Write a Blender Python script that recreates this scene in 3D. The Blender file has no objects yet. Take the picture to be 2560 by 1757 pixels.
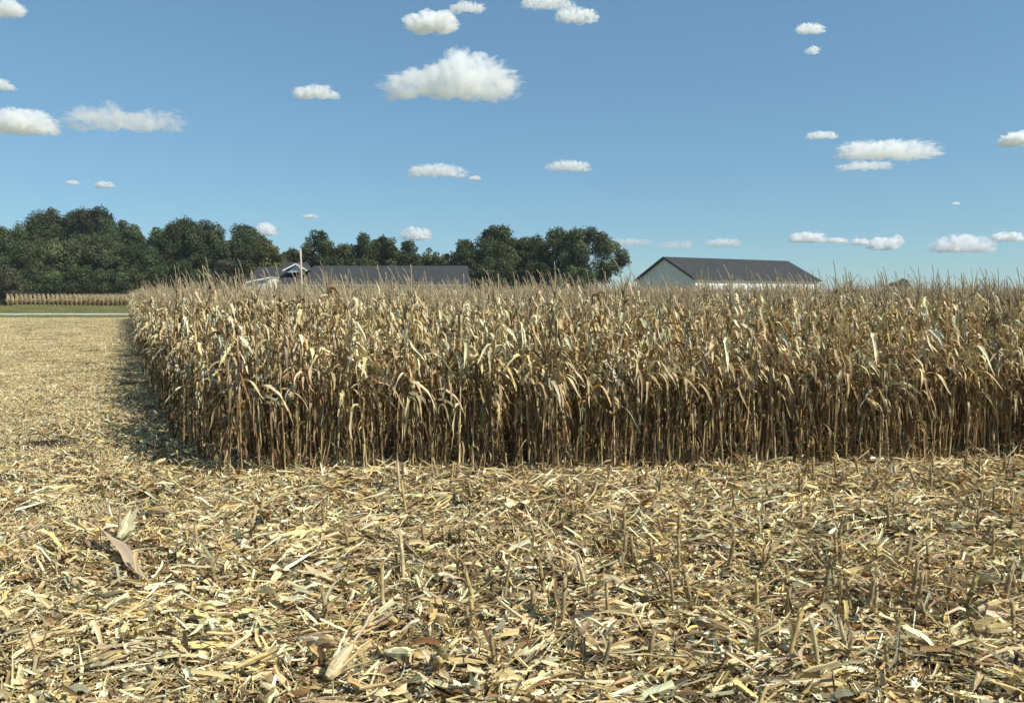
import bpy, math, random
import numpy as np
from mathutils import Vector, noise as mnoise
R = math.radians
SC = bpy.context.scene
COL = SC.collection
rng = np.random.default_rng(11)
random.seed(11)

# ------------------------------------------------------------------ camera, world, sun, exposure
FPX, CX, CY, HZ, CAMH = 1849.0, 1280.0, 878.5, 738.0, 2.35      # photograph pixels (2560 x 1757)
PITCH = math.atan((CY - HZ) / FPX)
cd = bpy.data.cameras.new('camera'); cam = bpy.data.objects.new('camera', cd); COL.objects.link(cam)
cam.location = (0, 0, CAMH); cam.rotation_euler = (R(90) - PITCH, 0, 0)
cd.sensor_width = 36; cd.lens = FPX / 2560 * 36; cd.clip_start = 0.1; cd.clip_end = 90000
SC.camera = cam
SUN_EL, SUN_AZ = 45.0, -29.0         # elevation; azimuth measured from +X towards +Y (negative: behind the camera)
W = bpy.data.worlds.new('World'); SC.world = W; W.use_nodes = True
wn = W.node_tree; bg = wn.nodes['Background']
sk = wn.nodes.new('ShaderNodeTexSky'); sk.sky_type = 'NISHITA'; sk.sun_disc = False
sk.sun_elevation = R(SUN_EL); sk.sun_rotation = R(90 - SUN_AZ)
sk.altitude = 100; sk.air_density = 1.0; sk.dust_density = 0.05; sk.ozone_density = 2.0
pre = wn.nodes.new('ShaderNodeVectorMath'); pre.operation = 'SCALE'; pre.inputs['Scale'].default_value = .1257
gm = wn.nodes.new('ShaderNodeGamma'); gm.inputs['Gamma'].default_value = .57          # softer fall-off between horizon and zenith
tn = wn.nodes.new('ShaderNodeVectorMath'); tn.operation = 'MULTIPLY'; tn.inputs[1].default_value = (3.36, 5.12, 6.20)
wn.links.new(sk.outputs[0], pre.inputs[0]); wn.links.new(pre.outputs[0], gm.inputs['Color']); wn.links.new(gm.outputs[0], tn.inputs[0]); wn.links.new(tn.outputs[0], bg.inputs[0])
bg.inputs[1].default_value = 0.10
sl = bpy.data.lights.new('sun', 'SUN'); so = bpy.data.objects.new('sun', sl); COL.objects.link(so)
sl.energy = 5.0; sl.angle = R(0.53); sl.color = (1.0, 0.945, 0.81)
sdir = Vector((math.cos(R(SUN_EL)) * math.cos(R(SUN_AZ)), math.cos(R(SUN_EL)) * math.sin(R(SUN_AZ)), math.sin(R(SUN_EL))))
so.rotation_euler = sdir.to_track_quat('Z', 'Y').to_euler(); so.location = (20, -10, 30)
SC.view_settings.view_transform = 'Standard'; SC.view_settings.look = 'None'
SC.view_settings.exposure = 0.30; SC.view_settings.gamma = 1.0
cy = SC.cycles
cy.max_bounces = 12; cy.diffuse_bounces = 4; cy.transmission_bounces = 4; cy.volume_bounces = 10; cy.transparent_max_bounces = 8
cy.volume_step_rate = 0.7; cy.use_denoising = True

def ray(px, py):
    """direction of a photograph pixel in world space (y forward)"""
    x = (px - CX) / FPX; z = -(py - CY) / FPX
    c, s = math.cos(PITCH), math.sin(PITCH)
    return Vector((x, c + z * s, -s + z * c))
def at_depth(px, py, D):
    d = ray(px, py); return Vector((0, 0, CAMH)) + d * (D / d.y)
def on_ground(px, py):
    d = ray(px, py); return Vector((0, 0, CAMH)) + d * (-CAMH / d.z)

# ------------------------------------------------------------------ helpers
def tag(o, label=None, cat=None, group=None, kind=None):
    if label: o['label'] = label
    if cat: o['category'] = cat
    if group: o['group'] = group
    if kind: o['kind'] = kind
    return o
def empty(name, loc=(0, 0, 0), rz=0.0):
    o = bpy.data.objects.new(name, None); COL.objects.link(o); o.location = loc; o.rotation_euler = (0, 0, rz)
    o.empty_display_size = 0.2
    return o
def norm(a): return a / np.maximum(np.linalg.norm(a, axis=-1, keepdims=True), 1e-9)

class MB:
    """collects faces (quads / triangles) with a colour and a uv per vertex and a material slot per face"""
    def __init__(s): s.v = []; s.q = []; s.c = []; s.u = []; s.m = []; s.n = 0; s.sm = []
    def add(s, v, f, c, u=None, m=0, smooth=True):
        v = np.asarray(v, float).reshape(-1, 3); f = np.asarray(f, int)
        if f.shape[1] == 3: f = np.concatenate([f, -np.ones((len(f), 1), int) - s.n], 1)
        c = np.asarray(c, float)
        if c.ndim == 1: c = np.tile(c, (len(v), 1))
        if u is None: u = v[:, :2] * 3
        s.v.append(v); s.q.append(f + s.n); s.c.append(c); s.u.append(u); s.m.append(np.full(len(f), m)); s.sm.append(np.full(len(f), smooth))
        s.n += len(v)
    def ribbons(s, P, S, N, Wd, fold, col, m=0, across=3):
        """P,S,N: (K,n,3); Wd: (K,n) full widths; fold: (K,n) rise of the edges over the half width; col (K,3)"""
        K, n = Wd.shape
        t = np.linspace(-1, 1, across)
        V = P[:, :, None, :] + S[:, :, None, :] * (t[None, None, :, None] * Wd[:, :, None, None] * .5) \
            + N[:, :, None, :] * ((np.abs(t)[None, None, :] * fold[:, :, None] * Wd[:, :, None] * .5)[..., None])
        idx = np.arange(K * n * across).reshape(K, n, across)
        f = np.stack([idx[:, :-1, :-1], idx[:, :-1, 1:], idx[:, 1:, 1:], idx[:, 1:, :-1]], -1).reshape(-1, 4)
        c = np.broadcast_to(col[:, None, None, :], (K, n, across, 3)).reshape(-1, 3)
        uu = np.broadcast_to(t[None, None, :], (K, n, across)) + np.arange(K)[:, None, None] * 1.7
        vv = np.broadcast_to(np.linspace(0, 1, n)[None, :, None], (K, n, across))
        s.add(V.reshape(-1, 3), f, c, np.stack([uu.ravel(), vv.ravel()], 1), m)
    def tube(s, P, r, col, m=0, sides=5, cap=True, jag=0.0):
        P = np.asarray(P, float); n = len(P); r = np.broadcast_to(r, n)
        T = norm(np.gradient(P, axis=0)); a = np.where(np.abs(T[:, 2:3]) > .9, [[1., 0, 0]], [[0., 0, 1.]])
        A = norm(np.cross(T, a)); B = np.cross(T, A)
        an = np.linspace(0, 2 * np.pi, sides, endpoint=False)
        V = P[:, None] + r[:, None, None] * (np.cos(an)[None, :, None] * A[:, None] + np.sin(an)[None, :, None] * B[:, None])
        if jag: V[-1] += T[-1] * rng.uniform(-jag, jag, sides)[:, None]
        idx = np.arange(n * sides).reshape(n, sides); nx = np.roll(idx, -1, 1)
        f = np.stack([idx[:-1], nx[:-1], nx[1:], idx[1:]], -1).reshape(-1, 4)
        c = np.asarray(col, float); c = np.tile(c, (n * sides, 1)) if c.ndim == 1 else np.repeat(c, sides, 0)
        u = np.stack([np.tile(an / 3, n), np.repeat(np.linspace(0, 1, n), sides)], 1)
        V = V.reshape(-1, 3)
        if cap:
            V = np.concatenate([V, P[:1], P[-1:]]); c = np.concatenate([c, c[:1], c[-1:] * .8]); u = np.concatenate([u, u[:1], u[-1:]])
            k = n * sides
            tri = np.concatenate([np.stack([nx[0], idx[0], np.full(sides, k)], -1), np.stack([idx[-1], nx[-1], np.full(sides, k + 1)], -1)])
            s.add(V, f, c, u, m); base = s.n - len(V)
            tq = np.concatenate([tri, -np.ones((len(tri), 1), int) - base], 1)
            s.q.append(tq + base); s.m.append(np.full(len(tri), m)); s.sm.append(np.full(len(tri), False))
        else: s.add(V, f, c, u, m)
    def box(s, lo, hi, col, m=0):
        x0, y0, z0 = lo; x1, y1, z1 = hi
        v = [(x0,y0,z0),(x1,y0,z0),(x1,y1,z0),(x0,y1,z0),(x0,y0,z1),(x1,y0,z1),(x1,y1,z1),(x0,y1,z1)]
        s.add(v, [(3,2,1,0),(4,5,6,7),(0,1,5,4),(1,2,6,5),(2,3,7,6),(3,0,4,7)], col, m=m, smooth=False)
    def bar(s, a, b, w, h, col, m=0, up=(0, 0, 1)):
        a = np.array(a, float); b = np.array(b, float); t = norm(b - a); sd = norm(np.cross(t, np.array(up, float))); u = np.cross(sd, t)
        o = [(-1,-1),(1,-1),(1,1),(-1,1)]
        v = [a + sd*i*w/2 + u*j*h/2 for i, j in o] + [b + sd*i*w/2 + u*j*h/2 for i, j in o]
        s.add(v, [(0,1,2,3),(7,6,5,4),(0,4,5,1),(1,5,6,2),(2,6,7,3),(3,7,4,0)], col, m=m, smooth=False)
    def mesh(s, name, mats):
        v = np.concatenate(s.v); q = np.concatenate(s.q); c = np.concatenate(s.c); u = np.concatenate(s.u); mm = np.concatenate(s.m); sm = np.concatenate(s.sm)
        tri = q[:, 3] < 0
        cnt = np.where(tri, 3, 4); st = np.concatenate([[0], np.cumsum(cnt)[:-1]])
        flat = q.ravel(); loops = flat[flat >= 0]
        me = bpy.data.meshes.new(name); me.vertices.add(len(v)); me.vertices.foreach_set('co', v.astype(np.float32).ravel())
        me.loops.add(len(loops)); me.loops.foreach_set('vertex_index', loops.astype(np.int32))
        me.polygons.add(len(q)); me.polygons.foreach_set('loop_start', st.astype(np.int32))
        me.polygons.foreach_set('material_index', mm.astype(np.int32)); me.polygons.foreach_set('use_smooth', sm.astype(bool))
        me.update(calc_edges=True)
        ca = me.color_attributes.new('col', 'FLOAT_COLOR', 'POINT')
        ca.data.foreach_set('color', np.concatenate([c, np.ones((len(c), 1))], 1).astype(np.float32).ravel())
        uv = me.attributes.new('fib', 'FLOAT2', 'POINT'); uv.data.foreach_set('vector', u.astype(np.float32).ravel())
        for x in (mats if isinstance(mats, (list, tuple)) else [mats]): me.materials.append(x)
        me.validate(); return me
    def build(s, name, mats, parent=None, link=True):
        o = bpy.data.objects.new(name, s.mesh(name, mats))
        if link: COL.objects.link(o)
        if parent: o.parent = parent
        return o

def nd(nt, t, **kw):
    n = nt.nodes.new(t)
    for k, v in kw.items(): setattr(n, k, v)
    return n
def plant_mat(name, trans=0.25, rough=0.65, var=0.25, streak=0.35, spec=0.25, scale=(9, 1.2), tint=(1, 1, 1)):
    """vertex colour x fibre streaks along the blade x a little per-plant variation, thin and slightly translucent"""
    m = bpy.data.materials.new(name); m.use_nodes = True; nt = m.node_tree; L = nt.links
    b = nt.nodes['Principled BSDF']; out = nt.nodes['Material Output']
    a = nd(nt, 'ShaderNodeAttribute', attribute_name='col'); f = nd(nt, 'ShaderNodeAttribute', attribute_name='fib')
    oi = nd(nt, 'ShaderNodeObjectInfo')
    mp = nd(nt, 'ShaderNodeVectorMath', operation='MULTIPLY'); mp.inputs[1].default_value = (scale[0], scale[1], 1)
    ad = nd(nt, 'ShaderNodeVectorMath', operation='ADD'); L.new(f.outputs['Vector'], mp.inputs[0]); L.new(mp.outputs[0], ad.inputs[0]); 
    sc = nd(nt, 'ShaderNodeMath', operation='MULTIPLY'); sc.inputs[1].default_value = 37.0; L.new(oi.outputs['Random'], sc.inputs[0]); L.new(sc.outputs[0], ad.inputs[1])
    n = nd(nt, 'ShaderNodeTexNoise'); n.inputs['Scale'].default_value = 1.0; n.inputs['Detail'].default_value = 3; L.new(ad.outputs[0], n.inputs['Vector'])
    r = nd(nt, 'ShaderNodeMapRange'); r.inputs[1].default_value = .3; r.inputs[2].default_value = .7; r.inputs[3].default_value = 1 - streak; r.inputs[4].default_value = 1 + streak * .6
    L.new(n.outputs[0], r.inputs[0])
    r2 = nd(nt, 'ShaderNodeMapRange'); r2.inputs[3].default_value = 1 - var; r2.inputs[4].default_value = 1 + var * .6; L.new(oi.outputs['Random'], r2.inputs[0])
    mu = nd(nt, 'ShaderNodeMath', operation='MULTIPLY'); L.new(r.outputs[0], mu.inputs[0]); L.new(r2.outputs[0], mu.inputs[1])
    vm = nd(nt, 'ShaderNodeVectorMath', operation='SCALE'); L.new(a.outputs['Color'], vm.inputs[0]); L.new(mu.outputs[0], vm.inputs['Scale'])
    tn = nd(nt, 'ShaderNodeVectorMath', operation='MULTIPLY'); tn.inputs[1].default_value = tint; L.new(vm.outputs[0], tn.inputs[0])
    L.new(tn.outputs[0], b.inputs['Base Color']); b.inputs['Roughness'].default_value = rough; b.inputs['Specular IOR Level'].default_value = spec
    if trans > 0:
        t = nd(nt, 'ShaderNodeBsdfTranslucent'); w = nd(nt, 'ShaderNodeVectorMath', operation='MULTIPLY'); w.inputs[1].default_value = (1.0, .8, .55)
        L.new(tn.outputs[0], w.inputs[0]); L.new(w.outputs[0], t.inputs[0])
        mx = nd(nt, 'ShaderNodeMixShader'); mx.inputs[0].default_value = trans
        L.new(b.outputs[0], mx.inputs[1]); L.new(t.outputs[0], mx.inputs[2]); L.new(mx.outputs[0], out.inputs[0])
    return m
def simple_mat(name, col, rough=0.7, nscale=6.0, namt=0.2, spec=0.3, bump=0.0, metallic=0.0, stretch=(1, 1, 1)):
    m = bpy.data.materials.new(name); m.use_nodes = True; nt = m.node_tree; L = nt.links; b = nt.nodes['Principled BSDF']
    tc = nd(nt, 'ShaderNodeTexCoord'); mp = nd(nt, 'ShaderNodeMapping'); mp.inputs['Scale'].default_value = stretch
    L.new(tc.outputs['Object'], mp.inputs[0])
    n = nd(nt, 'ShaderNodeTexNoise'); n.inputs['Scale'].default_value = nscale; n.inputs['Detail'].default_value = 6; L.new(mp.outputs[0], n.inputs['Vector'])
    r = nd(nt, 'ShaderNodeValToRGB'); r.color_ramp.elements[0].position = .3; r.color_ramp.elements[1].position = .7
    r.color_ramp.elements[0].color = [c * (1 - namt) for c in col] + [1]; r.color_ramp.elements[1].color = [min(1, c * (1 + namt)) for c in col] + [1]
    L.new(n.outputs[0], r.inputs[0]); L.new(r.outputs[0], b.inputs['Base Color'])
    b.inputs['Roughness'].default_value = rough; b.inputs['Specular IOR Level'].default_value = spec; b.inputs['Metallic'].default_value = metallic
    if bump:
        bp = nd(nt, 'ShaderNodeBump'); bp.inputs['Strength'].default_value = bump; L.new(n.outputs[0], bp.inputs['Height']); L.new(bp.outputs[0], b.inputs['Normal'])
    return m

M_leaf = plant_mat('dry_corn_leaf', trans=.18, rough=.75, spec=.12, streak=.45)
M_stalk = plant_mat('dry_corn_stalk', trans=0, rough=.7, streak=.3, scale=(3, 14), spec=.12)
M_tassel = plant_mat('dry_tassel', trans=0, rough=.8, streak=.2)
M_husk = plant_mat('corn_husk', trans=.12, rough=.75, streak=.5, scale=(8, .8), spec=.12)
M_litter = plant_mat('chopped_residue', trans=.06, rough=.75, var=.18, streak=.45, scale=(6, 1.3), spec=.05)
M_grass = plant_mat('grass_blade', trans=.2, rough=.6, var=.3)
M_crown = plant_mat('tree_leaves', trans=.12, rough=.7, var=.12, streak=.0, spec=.15)
M_bark = simple_mat('bark', (.10, .085, .07), .9, 5, .35, .1, .6, stretch=(1, 1, .2))

# ------------------------------------------------------------------ ground
def H(x, y):
    """gentle relief of the field (metres)"""
    x = np.asarray(x, float); y = np.asarray(y, float)
    d = y * .9964 - x * .0848
    h = .042 * np.sin(x * 4.1 + 1.3 * np.sin(y * 3.3)) * np.sin(y * 4.6 + 1.1 * np.sin(x * 2.9)) + .018 * np.cos(2 * np.pi * (d - 9.75) / .76) + .022 * np.sin(x * 1.3 + .7 * np.sin(y * .9)) * np.sin(y * 1.1 + .5) + .02 * np.sin(x * .45 + y * .3 + 1)
    fade = np.clip((70 - y) / 8, 0, 1) * np.clip((60 - np.abs(x)) / 10, 0, 1)
    return h * fade
def ground():
    xs = np.concatenate([[-9000, -4000, -1500, -600, -250, -120, -80], np.arange(-60, -15, .5), np.arange(-15, 15, .25), np.arange(15, 60.1, .5), [80, 120, 250, 600, 1500, 4000, 9000]])
    ys = np.concatenate([[-600, -150, -40, -12], np.arange(-4, 30, .25), np.arange(30, 74, .6), [80, 100, 150, 250, 500, 1200, 3000, 9000]])
    X, Y = np.meshgrid(xs, ys); Z = H(X, Y)
    b = MB(); n, m_ = X.shape; idx = np.arange(n * m_).reshape(n, m_)
    f = np.stack([idx[:-1, :-1], idx[:-1, 1:], idx[1:, 1:], idx[1:, :-1]], -1).reshape(-1, 4)
    b.add(np.stack([X, Y, Z], -1), f, (.1, .07, .05))
    m = bpy.data.materials.new('field_soil'); m.use_nodes = True; nt = m.node_tree; L = nt.links; bs = nt.nodes['Principled BSDF']
    g = nd(nt, 'ShaderNodeNewGeometry')
    n1 = nd(nt, 'ShaderNodeTexNoise'); n1.inputs['Scale'].default_value = 24; n1.inputs['Detail'].default_value = 8; L.new(g.outputs['Position'], n1.inputs['Vector'])
    r = nd(nt, 'ShaderNodeValToRGB'); e = r.color_ramp.elements
    e[0].position = .35; e[0].color = (.018, .013, .009, 1); e[1].position = .62; e[1].color = (.07, .05, .03, 1)
    L.new(n1.outputs[0], r.inputs[0]); L.new(r.outputs[0], bs.inputs['Base Color']); bs.inputs['Roughness'].default_value = .95; bs.inputs['Specular IOR Level'].default_value = .1
    bp = nd(nt, 'ShaderNodeBump'); bp.inputs['Strength'].default_value = .6; bp.inputs['Distance'].default_value = .03; L.new(n1.outputs[0], bp.inputs['Height']); L.new(bp.outputs[0], bs.inputs['Normal'])
    tag(b.build('ground', m), kind='structure')
    # far fields and the verge
    def sheet(name, x0, x1, y0, y1, z, mat, ragged=0.0, step=1.0):
        b = MB(); xs = np.arange(x0, x1 + .01, step)
        lo = y0 + ragged * (np.array([mnoise.noise((x * .35, y0, 0)) for x in xs])); hi = y1 + ragged * .6 * np.array([mnoise.noise((x * .3, y1, 3)) for x in xs])
        v = np.concatenate([np.stack([xs, lo, np.full(len(xs), z)], 1), np.stack([xs, hi, np.full(len(xs), z)], 1)]); k = len(xs); i = np.arange(k - 1)
        b.add(v, np.stack([i, i + 1, i + 1 + k, i + k], 1), (.1, .1, .1)); return tag(b.build(name, mat), kind='structure')
    sheet('grass_verge', -300, 300, 74.5, 700, .006, simple_mat('verge_turf', (.22, .22, .11), .95, .9, .25, .1), ragged=1.2)
    sheet('gravel_road', -300, 300, 87.0, 95.0, .03, simple_mat('pale_gravel', (.46, .45, .40), .95, .8, .22, .2, .3), ragged=.9)
    sheet('far_fields', -8500, 8500, 705, 8800, .05, simple_mat('far_crops', (.20, .19, .08), .95, .004, .3, .1), step=500)
ground()

# ------------------------------------------------------------------ corn plants
PAL = dict(pale=(.74, .61, .36), cream=(.86, .78, .52), tan=(.51, .38, .20), brown=(.25, .165, .085), rust=(.33, .19, .09), pink=(.53, .41, .28),
           grey=(.40, .38, .25), green=(.16, .22, .06), yellow=(.62, .48, .21))
def pick(names, w, K, jit=.12):
    c = np.array([PAL[n] for n in names]); i = rng.choice(len(names), K, p=np.array(w) / sum(w))
    return np.clip(c[i] * rng.normal(1, jit, (K, 1)) * rng.normal(1, .03, (K, 3)), .01, .85)

def leaf_batch(b, z0, az, e0, e1, kink, sharp, L, wid, fold, twist, daz, col, ox=None, n=13, m=0):
    """corn leaves: leave the stalk at elevation e0, break over near `kink` and end at elevation e1"""
    K = len(z0); s = np.linspace(0, 1, n)[None]
    k = 1 / (1 + np.exp(-(s - kink[:, None]) * sharp[:, None])); k0 = 1 / (1 + np.exp(kink * sharp))[:, None]; k = (k - k0) / (1 - k0)
    e = e0[:, None] + (e1 - e0)[:, None] * k + .22 * np.sin(s * rng.uniform(5, 13, (K, 1)) + rng.uniform(0, 6, (K, 1))) * s
    a = az[:, None] + daz[:, None] * s + .25 * np.sin(s * rng.uniform(3, 8, (K, 1)) + rng.uniform(0, 6, (K, 1))) * s
    T = np.stack([np.cos(e) * np.cos(a), np.cos(e) * np.sin(a), np.sin(e)], -1)
    step = (L / (n - 1))[:, None, None]; P = np.cumsum(T * step, 1) - T * step
    P[..., 2] += z0[:, None]
    if ox is not None: P[..., :2] += ox[:, None, :]
    P[..., 2] = np.maximum(P[..., 2], .02)
    S0 = np.stack([-np.sin(a), np.cos(a), np.zeros_like(a)], -1); N0 = np.cross(T, S0)
    tw = twist[:, None] * s ** 1.3 + .35 * np.sin(s * 9 + rng.uniform(0, 6, (K, 1)))
    S = S0 * np.cos(tw)[..., None] + N0 * np.sin(tw)[..., None]; N = np.cross(T, S)
    prof = np.clip(np.minimum(.45 + 2.6 * s, 1) * (1 - s ** 2.6) ** .75, .03, 1)
    w = wid[:, None] * prof * (1 + .18 * np.sin(s * 21 + rng.uniform(0, 6, (K, 1)))) * rng.uniform(.72, 1.18, (K, n))
    fo = fold[:, None] * (.5 + .7 * np.abs(np.sin(s * 5 + rng.uniform(0, 6, (K, 1)))))
    b.ribbons(P, S, N, w, fo, col, m)

def stalk_mb(lean, ht, col):
    b = MB(); n = 22; z = np.linspace(0, ht, n); t = z / ht
    r = .0120 * (1 - .55 * t) * (1 + .22 * ((np.arange(n) % 3) == 0))
    P = np.stack([lean[0] * t ** 1.6, lean[1] * t ** 1.6, z], 1); P[0, 2] = -.06
    c = np.array(col)[None] * (1 - .35 * ((np.arange(n) % 3) == 0))[:, None] * rng.uniform(.85, 1.1, (n, 1))
    b.tube(P, r, c, sides=6); return b, P
def make_variant(i):
    """returns mesh builders: stalk, foliage, tassel, ear (or None)"""
    ht = rng.uniform(2.06, 2.24); lean = rng.normal(0, .11, 2) + np.array([-.05, 0])
    st, SP = stalk_mb(lean, ht, PAL[['yellow', 'tan', 'pale', 'yellow'][rng.integers(4)]] * np.array(rng.uniform(.8, 1.1)))
    def off(z): t = np.clip(z / ht, 0, 1); return np.stack([lean[0] * t ** 1.6, lean[1] * t ** 1.6], 1)
    fo = MB(); base = rng.uniform(0, 6.28)
    # upper leaves: stand up, then snap over; wind has combed them towards +x
    K = 13; z = np.linspace(1.22, ht - .02, K) + rng.normal(0, .03, K)
    az = np.where(np.arange(K) % 2, base, base + np.pi) + rng.normal(0, .5, K)
    az = np.where(rng.random(K) < .74, rng.normal(-.15, .6, K), az)
    leaf_batch(fo, z, az, R(1) * rng.uniform(50, 86, K), R(1) * rng.uniform(-88, -48, K), rng.uniform(.10, .46, K), rng.uniform(9, 40, K),
               rng.uniform(.28, .54, K) * np.linspace(1.15, .8, K), rng.uniform(.020, .058, K), rng.uniform(.15, .8, K), rng.normal(0, .9, K), rng.normal(0, .5, K),
               pick(['pale', 'cream', 'tan', 'pink', 'brown', 'grey', 'rust', 'yellow'], [32, 26, 20, 8, 9, 3, 3, 7], K), off(z), n=15)
    # a few long ones that arch right over their neighbours
    K = rng.integers(1, 3); z = rng.uniform(1.0, 1.7, K)
    leaf_batch(fo, z, rng.normal(-1.2, 1.2, K), R(1) * rng.uniform(20, 60, K), R(1) * rng.uniform(-75, -40, K), rng.uniform(.25, .5, K), rng.uniform(5, 9, K),
               rng.uniform(.5, .85, K), rng.uniform(.026, .066, K), rng.uniform(.2, .7, K), rng.normal(0, .8, K), rng.normal(0, .6, K), pick(['pale', 'cream', 'tan', 'grey'], [4, 3, 3, 2], K), off(z), n=18)
    # upper blades that stay erect or fold only at the tip
    K = rng.integers(1, 4); z = rng.uniform(ht - .5, ht - .12, K)
    leaf_batch(fo, z, rng.normal(2.6, 1.4, K), R(1) * rng.uniform(66, 86, K), R(1) * rng.uniform(-40, 60, K), rng.uniform(.5, .85, K), rng.uniform(6, 20, K),
               rng.uniform(.26, .44, K), rng.uniform(.020, .044, K), rng.uniform(.5, 1.3, K), rng.normal(0, .8, K), rng.normal(0, .3, K),
               pick(['pale', 'tan', 'brown', 'cream'], [5, 4, 2, 3], K), off(z))
    # middle leaves: long, drooping
    K = 7; z = np.linspace(.85, 1.45, K) + rng.normal(0, .05, K); az = np.where(np.arange(K) % 2, base, base + np.pi) + rng.normal(0, .7, K)
    az = np.where(rng.random(K) < .3, rng.normal(-.8, .9, K), az)
    leaf_batch(fo, z, az, R(1) * rng.uniform(15, 72, K), R(1) * rng.uniform(-94, -55, K), rng.uniform(.08, .40, K), rng.uniform(6, 26, K),
               rng.uniform(.32, .68, K), rng.uniform(.018, .050, K), rng.uniform(.3, 1.3, K), rng.normal(0, 1.6, K), rng.normal(0, .7, K),
               pick(['pale', 'cream', 'tan', 'pink', 'brown', 'grey', 'green', 'rust'], [12, 4, 24, 5, 32, 8, 1.6, 10], K), off(z), n=15)
    # lower dead leaves hang along the stalk
    K = 20; z = rng.uniform(.20, 1.2, K)
    leaf_batch(fo, z, rng.uniform(0, 6.28, K), R(1) * rng.uniform(-40, 50, K), R(1) * rng.uniform(-98, -76, K), rng.uniform(.03, .18, K), rng.uniform(14, 30, K),
               np.minimum(rng.uniform(.22, .7, K), z + .08), rng.uniform(.008, .036, K), rng.uniform(.6, 1.8, K), rng.normal(0, 1.8, K), rng.normal(0, .7, K),
               pick(['brown', 'rust', 'tan', 'pale'], [36, 10, 28, 8], K) * .92, off(z))
    # sheaths and scraps on the nodes
    K = 12; z = rng.uniform(.12, 1.9, K)
    leaf_batch(fo, z, rng.uniform(0, 6.28, K), R(1) * rng.uniform(50, 88, K), R(1) * rng.uniform(-80, 70, K), rng.uniform(.3, .8, K), rng.uniform(6, 20, K),
               rng.uniform(.06, .20, K), rng.uniform(.012, .030, K), rng.uniform(.8, 2, K), rng.normal(0, .8, K), rng.normal(0, .3, K),
               pick(['pale', 'tan', 'yellow', 'brown'], [4, 4, 3, 2], K), off(z), n=6)
    # tassel
    ta = MB(); top = SP[-1].copy(); wind = np.array([-1, .15]) * rng.uniform(.05, .36)
    def spike(L, e, a, bend, r0):
        n = 9; s = np.linspace(0, 1, n); T = np.stack([np.cos(e) * np.cos(a) + wind[0] * s * bend, np.cos(e) * np.sin(a) + wind[1] * s * bend, np.sin(e) - .35 * s * s * bend], 1)
        P = top + np.concatenate([[np.zeros(3)], np.cumsum(norm(T)[:-1] * L / (n - 1), 0)])
        ta.tube(P, r0 * (1 - .5 * s) * (1 + .35 * (np.arange(n) % 2)), np.array([.46, .37, .23]) * rng.uniform(.55, 1.1), sides=4)
    spike(rng.uniform(.34, .52), R(86), rng.uniform(0, 6.28), rng.uniform(.8, 2.2), .0066)
    for k in range(rng.integers(2, 6)): spike(rng.uniform(.22, .38), R(rng.uniform(52, 80)), rng.uniform(0, 6.28), rng.uniform(.6, 1.9), .0052)
    # ear
    ea = None
    if i % 5 in (0, 2):
        ea = husked_ear(rng.uniform(.18, .23), .030, rng.uniform(.2, .8)); ze = rng.uniform(.95, 1.25); az = rng.uniform(-2.4, -.4)
        pit = R(rng.uniform(-80, -40) if rng.random() < .6 else rng.uniform(35, 65))
        place(ea, np.array([off(np.array([ze]))[0, 0] + .03 * math.cos(az), off(np.array([ze]))[0, 1] + .03 * math.sin(az), ze]), az, pit)
    return st, fo, ta, ea
def place(b, loc, az, pit, roll=0.0):
    """turn a builder laid along +x into direction (az, pit) and move it"""
    cr, sr = math.cos(roll), math.sin(roll); Rx = np.array([[1, 0, 0], [0, cr, -sr], [0, sr, cr]])
    c, s = math.cos(pit), math.sin(pit); Ry = np.array([[c, 0, -s], [0, 1, 0], [s, 0, c]])
    c, s = math.cos(az), math.sin(az); Rz = np.array([[c, -s, 0], [s, c, 0], [0, 0, 1]])
    M = Rz @ Ry @ Rx; b.v = [v @ M.T + loc for v in b.v]
def husked_ear(L, r, openness, cobcol=None):
    b = MB(); n = 9; s = np.linspace(0, 1, n)
    prof = np.clip(np.sin(np.pi * np.clip(s * .86 + .1, 0, 1)) ** .6, .1, 1) * r
    P = np.stack([s * L, np.zeros(n), np.zeros(n)], 1); b.tube(P, prof * .92, cobcol if cobcol is not None else np.array(PAL['yellow']) * .95, sides=9)
    K = 10; a = rng.uniform(0, 6.28, K); op = openness * rng.uniform(0, 1, K) ** 2
    n = 8; s = np.linspace(0, 1, n)[None]
    rr = (np.clip(np.sin(np.pi * np.clip(s * .8 + .12, 0, 1)) ** .6, .1, 1) * r * (1.06 + .035 * np.arange(K)[:, None])) + op[:, None] * s ** 2 * .09
    Pp = np.stack([np.broadcast_to(s * L * 1.12, (K, n)), np.cos(a)[:, None] * rr, np.sin(a)[:, None] * rr], -1)
    S = np.broadcast_to(np.stack([np.zeros(K), -np.sin(a), np.cos(a)], 1)[:, None], (K, n, 3)); N = -np.stack([np.zeros(K), np.cos(a), np.sin(a)], 1)[:, None] * np.ones((1, n, 1))
    Wd = np.broadcast_to(.052 * np.clip(np.sin(np.pi * (s * .85 + .12)), .08, 1), (K, n)) * rng.uniform(.5, 1.15, (K, 1)) * rng.uniform(.7, 1.2, (K, n))
    Pp = Pp + rng.normal(0, .0025, Pp.shape); Pp[..., 0] = Pp[..., 0] * rng.uniform(.65, 1.1, (K, 1))
    b.ribbons(Pp, S, N, Wd, np.full((K, n), .3), pick(['pale', 'cream', 'yellow', 'tan', 'brown'], [5, 5, 4, 2, .7], K)); b.sm[-1][:] = False
    return b

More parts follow.
